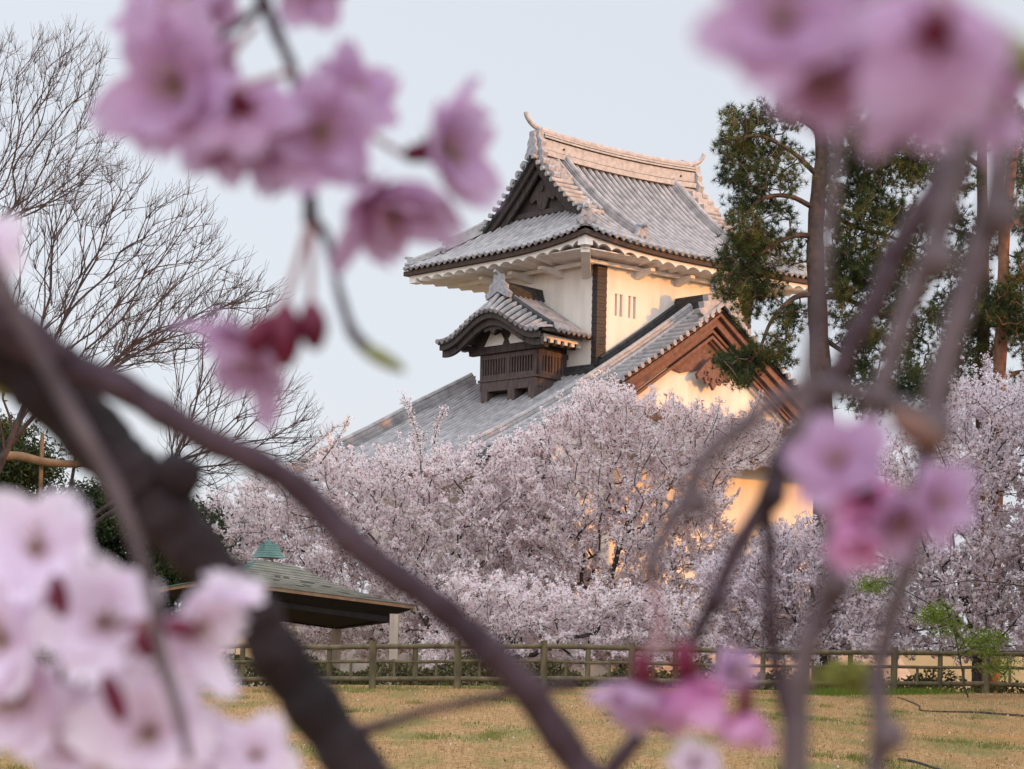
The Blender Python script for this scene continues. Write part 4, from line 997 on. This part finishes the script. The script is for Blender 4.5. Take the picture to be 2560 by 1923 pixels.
lim3 = [[(2507, 580, 0), (2560, 540, .3), (2620, 520, .4)], [(2505, 700, 0), (2560, 690, .3), (2620, 670, .4)], [(2500, 830, 0), (2560, 800, .3), (2620, 790, .4)], [(2500, 950, 0), (2550, 930, .3), (2620, 935, .4)], [(2497, 1000, 0), (2550, 990, .3), (2620, 980, .4)]]
pine('reddish trunked pine at the right edge catching the low sun', [(2480, 1700, 0), (2490, 1200, 0), (2498, 950, 0), (2508, 750, 0), (2512, 560, 0), (2530, 420, 0), (2545, 300, 0)], 48.5, pads3, 'bark_red', lim3, rtr=.22)

# ---- unseen evergreens right of the frame, added to keep the garden in shade
def grove():
    n = 3600; first = None
    C = rng.normal(0, 1, (n, 3)); C /= np.linalg.norm(C, axis=1, keepdims=True); C *= (rng.random((n, 1))**.4)*np.array([3.4, 3.4, 5.2]); C[:, 2] += 6.2
    for i, (x, y) in enumerate([(18, 33), (17.2, 38), (17.5, 43), (20, 27.5), (18, 22), (17, 16), (16, 10), (15, 4), (14, -2), (13, -8), (23, 31), (23, 20), (20, 9)]):
        z = float(ground_z(x, y)); loc = (x, y, z)
        if first is None:
            t = thing('evergreen_tree', 'x', 'tree', loc, 'unseen evergreens added to shade the garden')
            mb = MB(); mb.tube(np.array([[0, 0, -.1], [.1, 0, 4], [0, .1, 9]])+np.array(loc), [.3, .22, .1], 8); tr = mb.build('trunk', M['bark_pine'], t, True)
            cr_ = bits(C+np.array(loc), .42, M['leaf_dark'], rng.random(n), t, 'crown'); first = (t, tr, cr_)
        else:
            t = first[0].copy(); COL.objects.link(t); t.location = loc; OFF[t.name] = np.array(loc)
            for o in first[1:]:
                c = o.copy(); COL.objects.link(c); c.parent = t
        t['label'] = 'dense unseen evergreen added right of the garden to shade it'
grove()

# ================================================================== pavilion
Fr, Rr, Ll = P(530, 1448, 40.5), P(1040, 1514, 44.5), P(388, 1472, 43.2)
Bk = Rr+Ll-Fr; cen = (Rr+Ll)/2; apx = cen.copy(); apx[2] = P(672, 1392, 43.9)[2]
gz_ = float(ground_z(cen[0], cen[1]))
pav = thing('garden_pavilion', 'open garden pavilion with a shingled copper hip roof behind the fence', 'pavilion', (cen[0], cen[1], gz_))
apx[0] = P(672, 1392, 43.9)[0]
corners = [Fr, Rr, Bk, Ll]
def hipface(mb, a, b, n=15, top=.16, thick=.0):
    """one shingled face in stepped courses from eave edge a-b to the top"""
    for k in range(n):
        t0, t1 = k/n*(1-top), (k+1)/n*(1-top)
        q = lambda p, t: p+(apx-p)*t-np.array([0, 0, .16*math.sin(math.pi*min(t/(1-top), 1))*.9])
        l0, l1 = q(a, t0), q(b, t0); u0, u1 = q(a, t1), q(b, t1); s = np.array([0, 0, .022])
        mb.add([l0, l1, l1+s, l0+s, u1, u0], [(0, 1, 2, 3), (3, 2, 4, 5)])
for i in range(4):
    a, b = corners[i], corners[(i+1) % 4]; mb = MB(); hipface(mb, a, b)
    mb.build('roof_slope', M['copper'] if i in (0, 1) else M['verdigris_shine'], pav)  # left and back slopes coloured teal for the shine they catch
# a few darker replaced shingles
e1 = (Rr-Fr)
for (tx, ty) in ((.36, .60), (.46, .62), (.33, .46), (.50, .36), (.58, .37), (.62, .50), (.69, .53), (.80, .45), (.80, .28), (.87, .16), (.93, .12)):
    q = lambda s, t: (Fr+e1*s)+(apx-(Fr+e1*s))*t-np.array([0, 0, .16*math.sin(math.pi*min(t/.84, 1))*.9])
    dk = MB(); s0 = tx*.9; t = round(ty*15)/15*.84+.003; dk_n = np.cross(e1, apx-Fr); dk_n /= np.linalg.norm(dk_n); dk_n *= (1 if dk_n[2] > 0 else -1)
    c = [q(s0, t), q(s0+.05, t), q(s0+.05, t+.035), q(s0, t+.035)]
    dk.extrude([p+dk_n*.03 for p in c], -dk_n*.028)
    dk.build('dark_shingle', M['copper_dark'], pav)
fe = MB()
for i in range(4):
    a, b = corners[i], corners[(i+1) % 4]; c_in = lambda p, k, z: p+(np.array([cen[0], cen[1], p[2]])-p)*k+np.array([0, 0, z])
    fe.hexa([c_in(a, .012, -.09), c_in(b, .012, -.09), c_in(b, .05, -.09), c_in(a, .05, -.09), c_in(a, .012, -.005), c_in(b, .012, -.005), c_in(b, .05, -.005), c_in(a, .05, -.005)])
fe.build('eave_board', M['eave_wood'], pav)
un = MB()
un.add([c_in(p, .03, -.10) for p in corners]+[c_in(p, .30, -.42) for p in corners], [(i, (i+1) % 4, 4+(i+1) % 4, 4+i) for i in range(4)]+[(7, 6, 5, 4)])
for i in range(4):
    a, b = corners[i], corners[(i+1) % 4]
    un.hexa([c_in(a, .20, -.46), c_in(b, .20, -.46), c_in(b, .28, -.46), c_in(a, .28, -.46), c_in(a, .20, -.22), c_in(b, .20, -.22), c_in(b, .28, -.22), c_in(a, .28, -.22)])
un.build('ceiling', M['ceiling'], pav)
pc = [P(986, 1545, 43.7)]+[c_in(p, .25, 0) for p in (Fr, Bk, Ll)]
for p in pc:
    po = MB(); zt = p[2]-.1; po.box(lambda x, y, z: np.array([x, y, z]), p[0]-.11, p[0]+.11, p[1]-.11, p[1]+.11, float(ground_z(p[0], p[1]))-.2, max(zt, 2.1)); po.build('post', M['post'], pav)
cp = MB(); cc = apx.copy(); cc[2] = P(672, 1395, 43.9)[2]; s1, s2 = .36, .17; hh = .36
e1u = (Rr-Fr)/np.linalg.norm(Rr-Fr); e2u = (Ll-Fr)/np.linalg.norm(Ll-Fr); e1u = e1u*np.array([1, 1, 0]); e2u = e2u*np.array([1, 1, 0])
ns = 6
for k in range(ns):
    a, b = k/ns, (k+1)/ns; sa = s1+(s2-s1)*(a**.7); sb_ = s1+(s2-s1)*(b**.7)
    z0, z1 = np.array([0, 0, hh*a]), np.array([0, 0, hh*b-.008])
    cp.hexa([cc-e1u*sa-e2u*sa+z0, cc+e1u*sa-e2u*sa+z0, cc+e1u*sa+e2u*sa+z0, cc-e1u*sa+e2u*sa+z0, cc-e1u*sb_-e2u*sb_+z1, cc+e1u*sb_-e2u*sb_+z1, cc+e1u*sb_+e2u*sb_+z1, cc-e1u*sb_+e2u*sb_+z1])
cp.tube([cc+np.array([0, 0, hh-.02]), cc+np.array([0, 0, hh+.05]), cc+np.array([0, 0, hh+.10])], [.13, .11, .02], 8)
cp.build('roof_cap', M['verdigris_shine'], pav)

# ================================================================== fence
fp = [(-370, 39.4, 1), (-150, 38.6, 1), (65, 37.9, 1), (280, 37.2, 1.0), (497, 36.6, 1), (714, 36.2, 1), (931, 36.0, 1), (1143, 36.2, 1), (1360, 36.5, 1), (1577, 36.8, 1), (1798, 37.2, 1), (2015, 37.6, 1), (2235, 38.0, 1), (2465, 38.4, 1), (2700, 38.9, 1)]
bases = []
for px, Y, _ in fp:
    q = P(px, 1700, Y); q[2] = float(ground_z(q[0], q[1])); bases.append(q)
fen = thing('wooden_fence', 'weathered log fence with round posts and rails along the lawn', 'fence', bases[6])
up = np.array([0, 0, 1.])
PH = 1.02
for i, b in enumerate(bases):
    mb = MB(); j = rng.normal(0, .012, 2); mb.tube([b-up*.1, b+up*.5+np.array([j[0], 0, 0]), b+up*PH+np.array([j[1], 0, 0])], [.078, .076, .074], 10); mb.build('post', M['fence'], fen, True)
for hgt_, rd in ((.90, .055), (.585, .036), (.215, .055)):
    for a, b in zip(bases[:-1], bases[1:]):
        mb = MB(); m_ = (a+b)/2+rng.normal(0, .012, 3); mb.tube([a+up*hgt_, m_+up*hgt_, b+up*hgt_], [rd, rd*.95, rd], 8); mb.build('rail', M['fence'], fen, True)
for a, b in zip(bases[:-1], bases[1:]):
    m_ = (a+b)/2+np.array([0, .03, 0]); mb = MB(); mb.tube([m_+up*.12, m_+up*.93], [.058, .055], 8); mb.build('half_post', M['fence'], fen, True)
    for k in (.25, .75):
        m_ = a+(b-a)*k; mb = MB(); mb.tube([m_+up*.2, m_+up*.6], .032, 7); mb.build('baluster', M['fence'], fen, True)

n = 26000; ux = rng.uniform(-12.5, 13.5, n); uy = 38.6+3.2*rng.random(n)+.16*(ux+2.5); hgt_ = (.25+.30*np.sin(ux*1.7)**2+.25*np.sin(ux*.6+2)**2)*rng.random(n)**.6
uc = np.stack([ux, uy, ground_z(ux, uy)+hgt_], -1)
tag(bits(uc, .06, M['under'], rng.random(n), None, 'undergrowth', flat=.7), kind='stuff')
# ---- green growth and sticks at the right
leafy('sapling', 'young sapling with bright yellow green leaves in front of the fence at the right', [(2420, 1760, 35.5), (2400, 1650, 35.5), (2380, 1560, 35.5), (2360, 1500, 35.4)], [([(2300, 1505), (2340, 1500), (2400, 1550), (2400, 1590), (2320, 1580)], 26), ([(2380, 1590), (2450, 1580), (2520, 1590), (2500, 1630), (2420, 1640)], 22), ([(2150, 1460), (2210, 1445), (2240, 1460), (2180, 1480)], 10), ([(2440, 1660), (2520, 1650), (2540, 1690), (2480, 1700)], 12)], 35, 36, M['leaf_bright'], 5200, .032, .13, None, .018, 'sapling')
def stick(label, path, Y, r0, r1, name='fallen_stick', onground=True):
    q = spline([P(a, b, Y) for a, b in path], 6)
    q[:, 0] += 0; mb = MB(); rr = np.linspace(r0, r1, len(q))*(1+.15*np.sin(np.arange(len(q))*2.1)); mb.tube(q, rr, 7)
    tag(mb.build(name, M['bark'], None, True, origin=q[0]), label, 'stick')
def ground_Y(px, py):      # distance at which the pixel ray meets the lawn
    for Y in np.arange(12, 40, .02):
        p = P(px, py, Y)
        if p[2] <= ground_z(p[0], p[1])+.012: return Y
    return 36.
def lawn_stick(label, path, r0, r1):
    q = spline([P(a, b, ground_Y(a, b)) for a, b in path], 6); q[:, 2] = ground_z(q[:, 0], q[:, 1])+r0*.9
    mb = MB(); mb.tube(q, np.linspace(r0, r1, len(q)), 7); tag(mb.build('fallen_stick', M['bark'], None, True, origin=q[0]), label, 'stick')
lawn_stick('long bent grey stick lying on the lawn at the right edge', [(2700, 1800), (2560, 1791), (2440, 1782), (2310, 1778), (2296, 1764), (2244, 1744)], .022, .010)
lawn_stick('short grey stick lying at the bottom right corner of the lawn', [(2247, 1899), (2290, 1906), (2340, 1922), (2400, 1940)], .018, .010)
stick('thin drooping twig with few leaves crossing the right cherry limbs', [(2620, 1475), (2560, 1466), (2440, 1452), (2360, 1462), (2300, 1472)], 36, .016, .007, 'bare_twig')
stick('thin twig reaching left over the fence rails at the right edge', [(2640, 1630), (2560, 1628), (2470, 1632), (2440, 1650)], 35.6, .014, .006, 'bare_twig')
# tufts of fresh grass at the fence foot
n = 5200; gx = np.concatenate([rng.normal(P(2290, 1715, 36.3)[0], .75, n//2), rng.normal(P(2120, 1700, 36)[0], .4, n//4), rng.uniform(-5, 9, n-n//2-n//4)])
gy = 36.0+.35*rng.normal(size=n)+(gx+2.5)*.16; gz = ground_z(gx, gy); a = rng.random(n)*6.283; hh_ = .05+.13*rng.random(n); ww = .006
V = np.stack([np.stack([gx-np.cos(a)*ww, gy-np.sin(a)*ww, gz], -1), np.stack([gx+np.cos(a)*ww, gy+np.sin(a)*ww, gz], -1), np.stack([gx+rng.normal(0, .04, n), gy+rng.normal(0, .04, n), gz+hh_], -1)], 1).reshape(-1, 3)
tag(mk('fresh_grass', V, np.arange(3*n).reshape(-1, 3), M['leaf_bright'], face_attr=rng.random(n)*.6), kind='stuff')

# ================================================================== near branches and blossoms (out of focus)
def branch_mesh(name, path, d, mname, parent, n=12, knob=None, rough=.10, dd=0.0):
    """path of (px, py, half width in px)"""
    q = np.array(path, float); s = spline(q, 7); k = len(s)
    pts = np.array([P(a, b, d+dd*i/k) for i, (a, b, _) in enumerate(s)]); rad = s[:, 2]/F*d
    rad = rad*(.88 if mname.startswith('near_twig') else 1)*(1+rough*np.sin(np.arange(k)*.9+1.3)*.5+rough*rng.normal(0, .35, k))
    mb = MB(); mb.tube(pts, np.maximum(rad, 1e-4), n)
    for kn_ in (knob or []):
        c = P(kn_[0], kn_[1], d-.004); r = kn_[2]/F*d
        th = np.linspace(0, math.pi, 7); V = []; 
        for t_ in th:
            for f_ in np.linspace(0, 2*math.pi, 9, endpoint=False): V.append(c+r*(1+.18*math.sin(3*f_+2*t_))*np.array([math.sin(t_)*math.cos(f_), math.sin(t_)*math.sin(f_), math.cos(t_)]))
        mb.add(V, [(i*9+j, i*9+(j+1) % 9, (i+1)*9+(j+1) % 9, (i+1)*9+j) for i in range(6) for j in range(9)])
    return mb.build(name, M[mname], parent, True)

def blossom(parent, px, py, d, r, face, petal='petal', npet=9, cup=.30, spin=None, ped=None, openness=1.0, seed=0):
    """face = (right, up, towards viewer) opening direction; r = radius in photo px; ped = pixel where the stalk starts"""
    R_ = (1.16 if parent is tw1 else 1.05)*r/F*d; c = P(px, py, d)
    ax = face[0]*CR+face[1]*CU+face[2]*CF; ax = ax/np.linalg.norm(ax)
    x = np.cross(ax, np.array([.3, .2, 1.])); x /= np.linalg.norm(x); y = np.cross(ax, x)
    spin = rng.random()*6.28 if spin is None else spin
    V, Fc, al = [], [], []; nu, nv = 8, 7
    for k in range(npet):
        inner = k >= 5; a0 = spin+2*math.pi*(k/5 if not inner else (k-5)/max(1, npet-5)+.11)+rng.normal(0, .14); ln = R_*(.88+.24*rng.random())*(.72 if inner else 1); wmax = R_*(.31 if inner else .40)*(.85+.3*rng.random())
        tilt = cup*(.5+1.0*rng.random())+(.30 if inner else 0)+(1-openness)*1.2; twist = rng.normal(0, .15)
        rad_d = math.cos(a0)*x+math.sin(a0)*y; tan_d = -math.sin(a0)*x+math.cos(a0)*y
        b = len(V)
        for i in range(nu):
            s = i/(nu-1); wdt = wmax*(math.sin(math.pi*min(1, s**.75*.86+.06))**.8)
            for j in range(nv):
                t = (j/(nv-1)-.5)*2
                notch = .22*ln*math.exp(-(t/.28)**2)*(s**6)
                rr = (.07*R_+s*ln*.95)-notch-.10*ln*(t*t)*(s**3)
                h = rr*math.sin(tilt)*(.35+.65*s)+(t*t)*wdt*.30*(.4+s*.6)+twist*t*wdt*s+.035*R_*math.sin(7*s+5*t+1.7*k)*s
                V.append(c+rad_d*rr*math.cos(tilt*.9)+tan_d*t*wdt+ax*h); al.append(s)
        Fc += [(b+i*nv+j, b+(i+1)*nv+j, b+(i+1)*nv+j+1, b+i*nv+j+1) for i in range(nu-1) for j in range(nv-1)]
    bo_ = mk('blossom', np.array(V), Fc, M[petal], parent, True, vert_attr=al)
    cm = MB(); L_ = .34*R_*(1.0 if openness > .5 else 1.3)
    cm.tube([c-ax*L_*1.25, c-ax*L_*.95, c-ax*L_*.4, c+ax*.02*R_], [.035*R_, .11*R_, .13*R_, .17*R_], 10)
    for k in range(5):
        a0 = spin+2*math.pi*(k+.5)/5; e = math.cos(a0)*x+math.sin(a0)*y; f_ = -math.sin(a0)*x+math.cos(a0)*y
        cm.add([c+e*.10*R_-ax*.03*R_-f_*.09*R_, c+e*.10*R_-ax*.03*R_+f_*.09*R_, c+e*.40*R_-ax*(.02-.1*cup)*R_], [(0, 1, 2)])
    cm.build('calyx', M['calyx'], bo_, True)
    if openness > .4:
        sm_ = MB()
        for k in range(16):
            a0 = rng.random()*6.28; e = math.cos(a0)*x+math.sin(a0)*y; q = c+ax*R_*(.22+.16*rng.random())+e*R_*(.06+.20*rng.random())
            sm_.tube([c+e*.03*R_, (c+q)/2+ax*.03*R_, q], [.008*R_, .007*R_, .006*R_], 4)
            sm_.tube([q-ax*.012*R_, q+ax*.03*R_], [.024*R_, .02*R_], 5)
        sm_.build('stamens', M['stamen'], bo_)
    if ped:
        s0 = P(ped[0], ped[1], ped[2] if len(ped) > 2 else d); e0 = c-ax*L_*1.2
        mid = (s0+e0)/2+np.array([0, 0, -.0])+(e0-s0)[[1, 0, 2]]*.05
        pm = MB(); pm.tube(spline([s0, mid, e0], 5), np.linspace(.0009, .0008, 11), 6); pm.build('pedicel', M['pedicel'], bo_, True)
    return bo_
def bud(parent, px, py, d, ln, wpx, direction, m='calyx', ped=None, name='bud'):
    c = P(px, py, d); ax = direction[0]*CR+direction[1]*CU+direction[2]*CF; ax /= np.linalg.norm(ax); l = ln/F*d; w_ = wpx/F*d
    mb = MB(); tt = np.linspace(-.5, .5, 8); mb.tube([c+ax*l*t for t in tt], [w_*max(.12, math.cos(t*2.7)**.7) for t in tt], 9)
    o = mb.build(name, M[m], parent, True)
    if ped:
        pm = MB(); s0 = P(ped[0], ped[1], d); pm.tube(spline([s0, (s0+c-ax*l*.5)/2, c-ax*l*.5], 4), .0008, 6); pm.build('pedicel', M['pedicel'], o, True)
    return o

# thick limb with its side branch
D0 = .52
z7 = lambda x, y, r: (x*.5877, 950+y*.5877, r*.5877)
limb = thing('cherry_branch', 'thick dark cherry branch with a sawn knob, running diagonally up the lower left', 'branch', P(300, 1200, D0))
branch_mesh('limb', [z7(-220, -420, 190), z7(-60, -230, 170)]+[z7(*q) for q in ((60, -120, 158), (240, 60, 150), (400, 240, 140), (580, 430, 132), (720, 590, 130), (830, 720, 120), (960, 860, 108), (1080, 1000, 108), (1180, 1170, 115), (1320, 1370, 118), (1480, 1600, 122), (1640, 1830, 125))], D0, 'near_bark', limb, 18, [(455, 1195, 52), (430, 1185, 50), (90, 985, 55)], .09)
branch_mesh('side_branch', [(-60, 760, 60), (60, 840, 58), (174, 914, 44), (289, 960, 40), (405, 1030, 37), (521, 1099, 37), (648, 1157, 36), (752, 1226, 36), (879, 1354, 37), (983, 1435, 36), (1099, 1516, 36), (1215, 1620, 38), (1307, 1712, 40), (1388, 1828, 42), (1480, 1960, 44)], D0-.022, 'side_bark', limb, 14, None, .10)
branch_mesh('side_twig', [(900, 1828, 18), (960, 1812, 13), (1050, 1782, 12), (1157, 1758, 12), (1273, 1735, 13), (1340, 1722, 14), (1446, 1712, 12)], D0-.01, 'side_bark', limb, 10, None, .12)

# hanging twig, upper left
D1 = .42
tw1 = thing('cherry_twig', 'hanging cherry twig with mauve pink blossoms at the upper left, against the sky', 'twig', P(700, 200, D1), 'weeping cherry twigs close to the viewer')
branch_mesh('stem', [(630, -80, 22), (658, 0, 21), (694, 88, 18), (729, 170, 16), (750, 280, 14), (765, 400, 14), (776, 510, 20), (778, 550, 24), (811, 584, 15), (832, 660, 12), (852, 745, 13), (881, 830, 17), (915, 868, 19)], D1, 'near_twig_dark', tw1, 10)
branch_mesh('side_stem', [(650, 20, 16), (600, 55, 14), (540, 100, 10)], D1, 'near_twig_dark', tw1, 8)
bud(tw1, 950, 893, D1, 140, 20, (.9, -.5, 0), 'bud_green', name='leaf_bud')
blossom(tw1, 440, 215, D1-.01, 190, (-.25, -.15, 1), spin=.5, ped=(640, 60))
blossom(tw1, 605, 268, D1-.02, 140, (.15, -.35, -.9), spin=1.1, ped=(730, 180))
blossom(tw1, 800, 330, D1-.012, 150, (.25, -.30, 1), spin=.2, ped=(745, 250))
blossom(tw1, 455, 45, D1+.012, 170, (-.2, .6, .6), spin=.9, ped=(600, 55))
blossom(tw1, 1085, 375, D1, 180, (1, .05, .45), cup=.7, spin=.4, ped=(880, 300))
blossom(tw1, 940, 492, D1-.006, 190, (.62, -.75, .25), cup=.62, spin=.3, ped=(870, 335))
blossom(tw1, 775, -30, D1, 100, (.2, -.3, .9), spin=0)
blossom(tw1, 640, 850, D1, 190, (-.62, -.75, .25), cup=.55, spin=1.0, ped=(772, 560))
blossom(tw1, 520, -20, D1+.02, 120, (-.5, .2, -.7), spin=.2)
bud(tw1, 712, 840, D1-.018, 160, 44, (0, -1, 0), 'calyx', (776, 560))
bud(tw1, 782, 815, D1-.016, 120, 38, (.1, -1, 0), 'calyx', (780, 560))
bud(tw1, 645, 840, D1-.02, 100, 34, (-.3, -1, 0), 'calyx')

for a in ((520, 170, .008, 90, (.1, .3, 1), .7), (700, 340, .004, 140, (0, -.5, 1), .5), (560, 330, -.002, 120, (-.1, -.8, .6), .9), (880, 250, .006, 120, (.6, .3, .8), .3)):
    blossom(tw1, a[0], a[1], D1+a[2], a[3], a[4], spin=a[5])
# cluster, upper right corner
D2 = .25
tw2 = thing('cherry_twig', 'heavily blurred bunch of mauve blossoms at the upper right corner', 'twig', P(2300, 0, D2), 'weeping cherry twigs close to the viewer')
branch_mesh('stem', [(2480, -220, 22), (2400, -120, 20), (2330, -40, 16)], D2, 'near_twig_dark', tw2, 8)
blossom(tw2, 1955, 60, D2, 225, (-.2, .1, 1), spin=.35, ped=(2300, -60))
blossom(tw2, 2335, 85, D2-.01, 235, (-.1, -.2, -1), spin=.7, ped=(2340, -40))
blossom(tw2, 2150, 90, D2+.01, 215, (.1, .2, .9), spin=1.3, ped=(2330, -40))
blossom(tw2, 2260, 220, D2+.012, 175, (.2, -.5, .8), spin=.1, ped=(2340, -20))
blossom(tw2, 2060, 195, D2+.006, 160, (-.3, -.5, .8), spin=.8)
blossom(tw2, 2460, 250, D2+.02, 160, (.6, -.3, .6), spin=.6, ped=(2350, -40))
blossom(tw2, 1990, -80, D2+.02, 200, (-.3, .3, .8), spin=.4)
bud(tw2, 2560, 150, D2, 160, 40, (.6, -.8, 0), 'bud_green', name='leaf_bud')

# grey twig with pale blossoms, lower left
D3 = .42
tw3 = thing('cherry_twig', 'thin grey twig with a crowd of pale pink blossoms at the lower left corner', 'twig', P(250, 1400, D3), 'weeping cherry twigs close to the viewer')
branch_mesh('stem', [(-60, 600, 24), (0, 694, 24), (69, 833, 23), (174, 1018, 22), (278, 1203, 21), (335, 1342, 20), (382, 1504, 19), (405, 1643, 19), (445, 1780, 17), (470, 1900, 12)], D3-.03, 'near_twig', tw3, 10)
for a in ((95, 1370, 0, 185, (-.1, .25, 1), .6), (10, 1600, 0, 200, (-.4, .1, 1), .2), (150, 1500, .012, 160, (.3, .2, -.8), .9), (262, 1560, -.004, 185, (.15, .1, 1), .3), (45, 1745, .01, 190, (-.2, -.1, 1), 1.0), (375, 1830, -.002, 200, (.1, .1, 1), .55), (200, 1850, .014, 180, (-.2, .1, 1), .1), (640, 1890, .006, 120, (.1, .3, 1), .8), (520, 1880, .01, 130, (.1, .2, 1), .3), (235, 1690, .02, 170, (.1, 0, -1), .4)):
    blossom(tw3, a[0], a[1], D3+a[2], a[3], a[4], 'petal_lit', spin=a[5], ped=(390, 1540, D3-.03) if a[0] > 200 and a[1] < 1700 else None)
blossom(tw3, 465, 1570, D3-.008, 180, (.86, -.15, .45), 'petal_lit', cup=.55, spin=.9, ped=(395, 1560, D3-.03))
blossom(tw3, 575, 1500, D3-.002, 95, (.4, .8, .4), 'petal_lit', cup=.4, spin=.2)
bud(tw3, 366, 1605, D3-.02, 90, 34, (.3, -1, 0), 'calyx'); bud(tw3, 285, 1745, D3-.02, 130, 26, (.4, -1, 0), 'calyx'); bud(tw3, 147, 1490, D3-.02, 110, 26, (.2, -1, 0), 'calyx')
bud(tw3, 450, 1570, D3-.03, 90, 26, (1, -.2, 0), 'calyx')
branch_mesh('side_stem', [(140, 1960, 16), (125, 1850, 15), (140, 1750, 13), (160, 1650, 11)], D3+.02, 'near_twig', tw3, 8)
bud(tw3, 30, 965, D3+.12, 150, 34, (1, -.1, 0), 'bud_green', name='leaf_bud')
blossom(tw3, -40, 620, D3+.02, 110, (.3, .2, 1), 'petal_lit', spin=.3)

# twigs on the right
D4 = .46
G = 'weeping cherry twigs close to the viewer'
r1 = thing('cherry_twig', 'dark slanting twig at the right that ends in deep pink blossoms above the lawn', 'twig', P(2100, 900, D4), G)
branch_mesh('stem', [(2420, 330, 34), (2358, 443, 33), (2310, 520, 32), (2237, 630, 32), (2213, 693, 33), (2189, 756, 32), (2136, 842, 32), (2093, 934, 32), (2048, 1000, 35), (1990, 1090, 36), (1950, 1170, 36), (1924, 1244, 32), (1848, 1361, 27), (1790, 1490, 24), (1735, 1600, 20), (1712, 1650, 14)], D4, 'near_twig_dark', r1, 10, [(1930, 1240, 36), (1790, 1500, 30)])
branch_mesh('side_stem', [(1940, 1190, 26), (1915, 1244, 22), (1924, 1361, 18), (1924, 1480, 19), (1924, 1540, 19), (1938, 1655, 19), (1960, 1743, 24), (1985, 1830, 30), (1990, 1960, 34)], D4+.004, 'near_twig_dark', r1, 8)
branch_mesh('side_twig', [(1600, 1840, 26), (1560, 1885, 26), (1500, 1960, 28)], D4, 'near_twig_dark', r1, 8)
blossom(r1, 1600, 1712, D4-.06, 145, (-.35, -1, .2), 'petal', cup=.75, spin=.3, ped=(1660, 1560, D4-.05))
blossom(r1, 1620, 1720, D4-.055, 120, (.2, -1, .3), 'petal_deep', cup=.8, spin=.9)
blossom(r1, 1725, 1690, D4-.06, 150, (.25, -1, .15), 'petal_deep', cup=.95, spin=.2, ped=(1725, 1600, D4-.05))
blossom(r1, 1830, 1690, D4-.05, 75, (.3, .5, .6), 'petal', cup=.5, spin=.5)
blossom(r1, 1862, 1775, D4-.06, 115, (.1, -1, .1), 'petal_deep', cup=1.05, spin=.6, ped=(1862, 1660, D4-.05))
blossom(r1, 1735, 1915, D4-.04, 75, (.1, .4, 1), 'petal_lit', spin=.4)
bud(r1, 1605, 1668, D4-.065, 90, 26, (0, -1, 0), 'calyx'); bud(r1, 1712, 1650, D4-.065, 100, 32, (.1, -1, 0), 'calyx'); bud(r1, 1862, 1745, D4-.065, 80, 20, (0, -1, 0), 'calyx')
r2 = thing('cherry_twig', 'pale purplish twig running beside the dark slanting one', 'twig', P(2300, 700, .40), G)
branch_mesh('stem', [(2440, 290, 38), (2396, 409, 37), (2358, 539, 36), (2334, 635, 36), (2286, 731, 33), (2242, 852, 30), (2194, 996, 28), (2150, 1110, 24), (2110, 1200, 24), (2077, 1279, 27), (2083, 1391, 30), (2074, 1479, 32), (2024, 1596, 32), (1995, 1714, 34), (1989, 1830, 40), (1985, 1980, 44)], .40, 'near_twig', r2, 10, [(2340, 650, 44), (2095, 1470, 34)])
r3 = thing('cherry_twig', 'stout knotty grey twig at the right edge with a pink blossom cluster', 'twig', P(2400, 800, .37), G)
branch_mesh('stem', [(2560, 120, 40), (2520, 230, 40), (2502, 320, 40), (2493, 491, 40), (2444, 635, 40), (2401, 770, 38), (2358, 924, 38), (2335, 1044, 40), (2318, 1130, 34), (2300, 1220, 28), (2290, 1330, 27), (2265, 1430, 28), (2235, 1520, 28), (2212, 1610, 28), (2194, 1714, 28), (2202, 1831, 29), (2183, 1960, 31)], .37, 'near_twig', r3, 12, [(2494, 540, 48), (2330, 1075, 50), (2224, 1843, 38)])
branch_mesh('side_stem', [(2345, 1060, 32), (2260, 1020, 28), (2142, 985, 26), (2060, 970, 26), (1995, 979, 26), (1930, 1010, 26), (1877, 1050, 26), (1777, 1126, 25), (1735, 1200, 25), (1718, 1244, 25), (1680, 1300, 24), (1645, 1365, 23), (1630, 1410, 24)], .38, 'near_twig', r3, 10, [(1745, 1260, 32), (1630, 1415, 32)])
bud(r3, 2290, 1075, .36, 150, 36, (-.8, .5, 0), 'brown_wood', name='brown_bud')
branch_mesh('bud_stalk', [(1630, 1420, 16), (1640, 1500, 10), (1650, 1580, 9), (1660, 1640, 8)], .38, 'pedicel', r3, 6)
blossom(r3, 2095, 1160, .35, 145, (-.3, .35, 1), 'petal', spin=.3, ped=(2300, 1230, .37)); blossom(r3, 2170, 1240, .352, 120, (.0, -.3, -.9), 'petal_deep', spin=.8)
blossom(r3, 2335, 1255, .345, 120, (.55, .1, .9), 'petal', spin=.5, ped=(2310, 1200, .37)); blossom(r3, 2150, 1330, .348, 105, (-.3, -.7, .5), 'petal_deep', cup=.9, spin=.2); blossom(r3, 2240, 1300, .352, 105, (.3, -.5, .8), 'petal', spin=.9)
r4 = thing('cherry_twig', 'faint pale twig hanging in front of the tall pine trunk', 'twig', P(2080, 500, .33), G)
branch_mesh('stem', [(2110, 180, 22), (2093, 298, 22), (2088, 443, 20), (2069, 560, 22), (2050, 750, 24), (2035, 870, 24), (2015, 970, 24), (2000, 1100, 24), (1985, 1200, 22)], .36, 'near_twig', r4, 8)
bl = thing('leaf_tuft', 'blurred tuft of fresh green leaves low at the right, in front of the fence', 'leaves', P(2120, 1715, .75))
C = np.array([P(2120+70*rng.normal()*.55, 1688+15*rng.normal(), .75+.012*rng.normal()) for _ in range(700)]); bits(C, .0022, M['olive_leaf'], rng.random(700), bl, 'leaves', flat=.5)
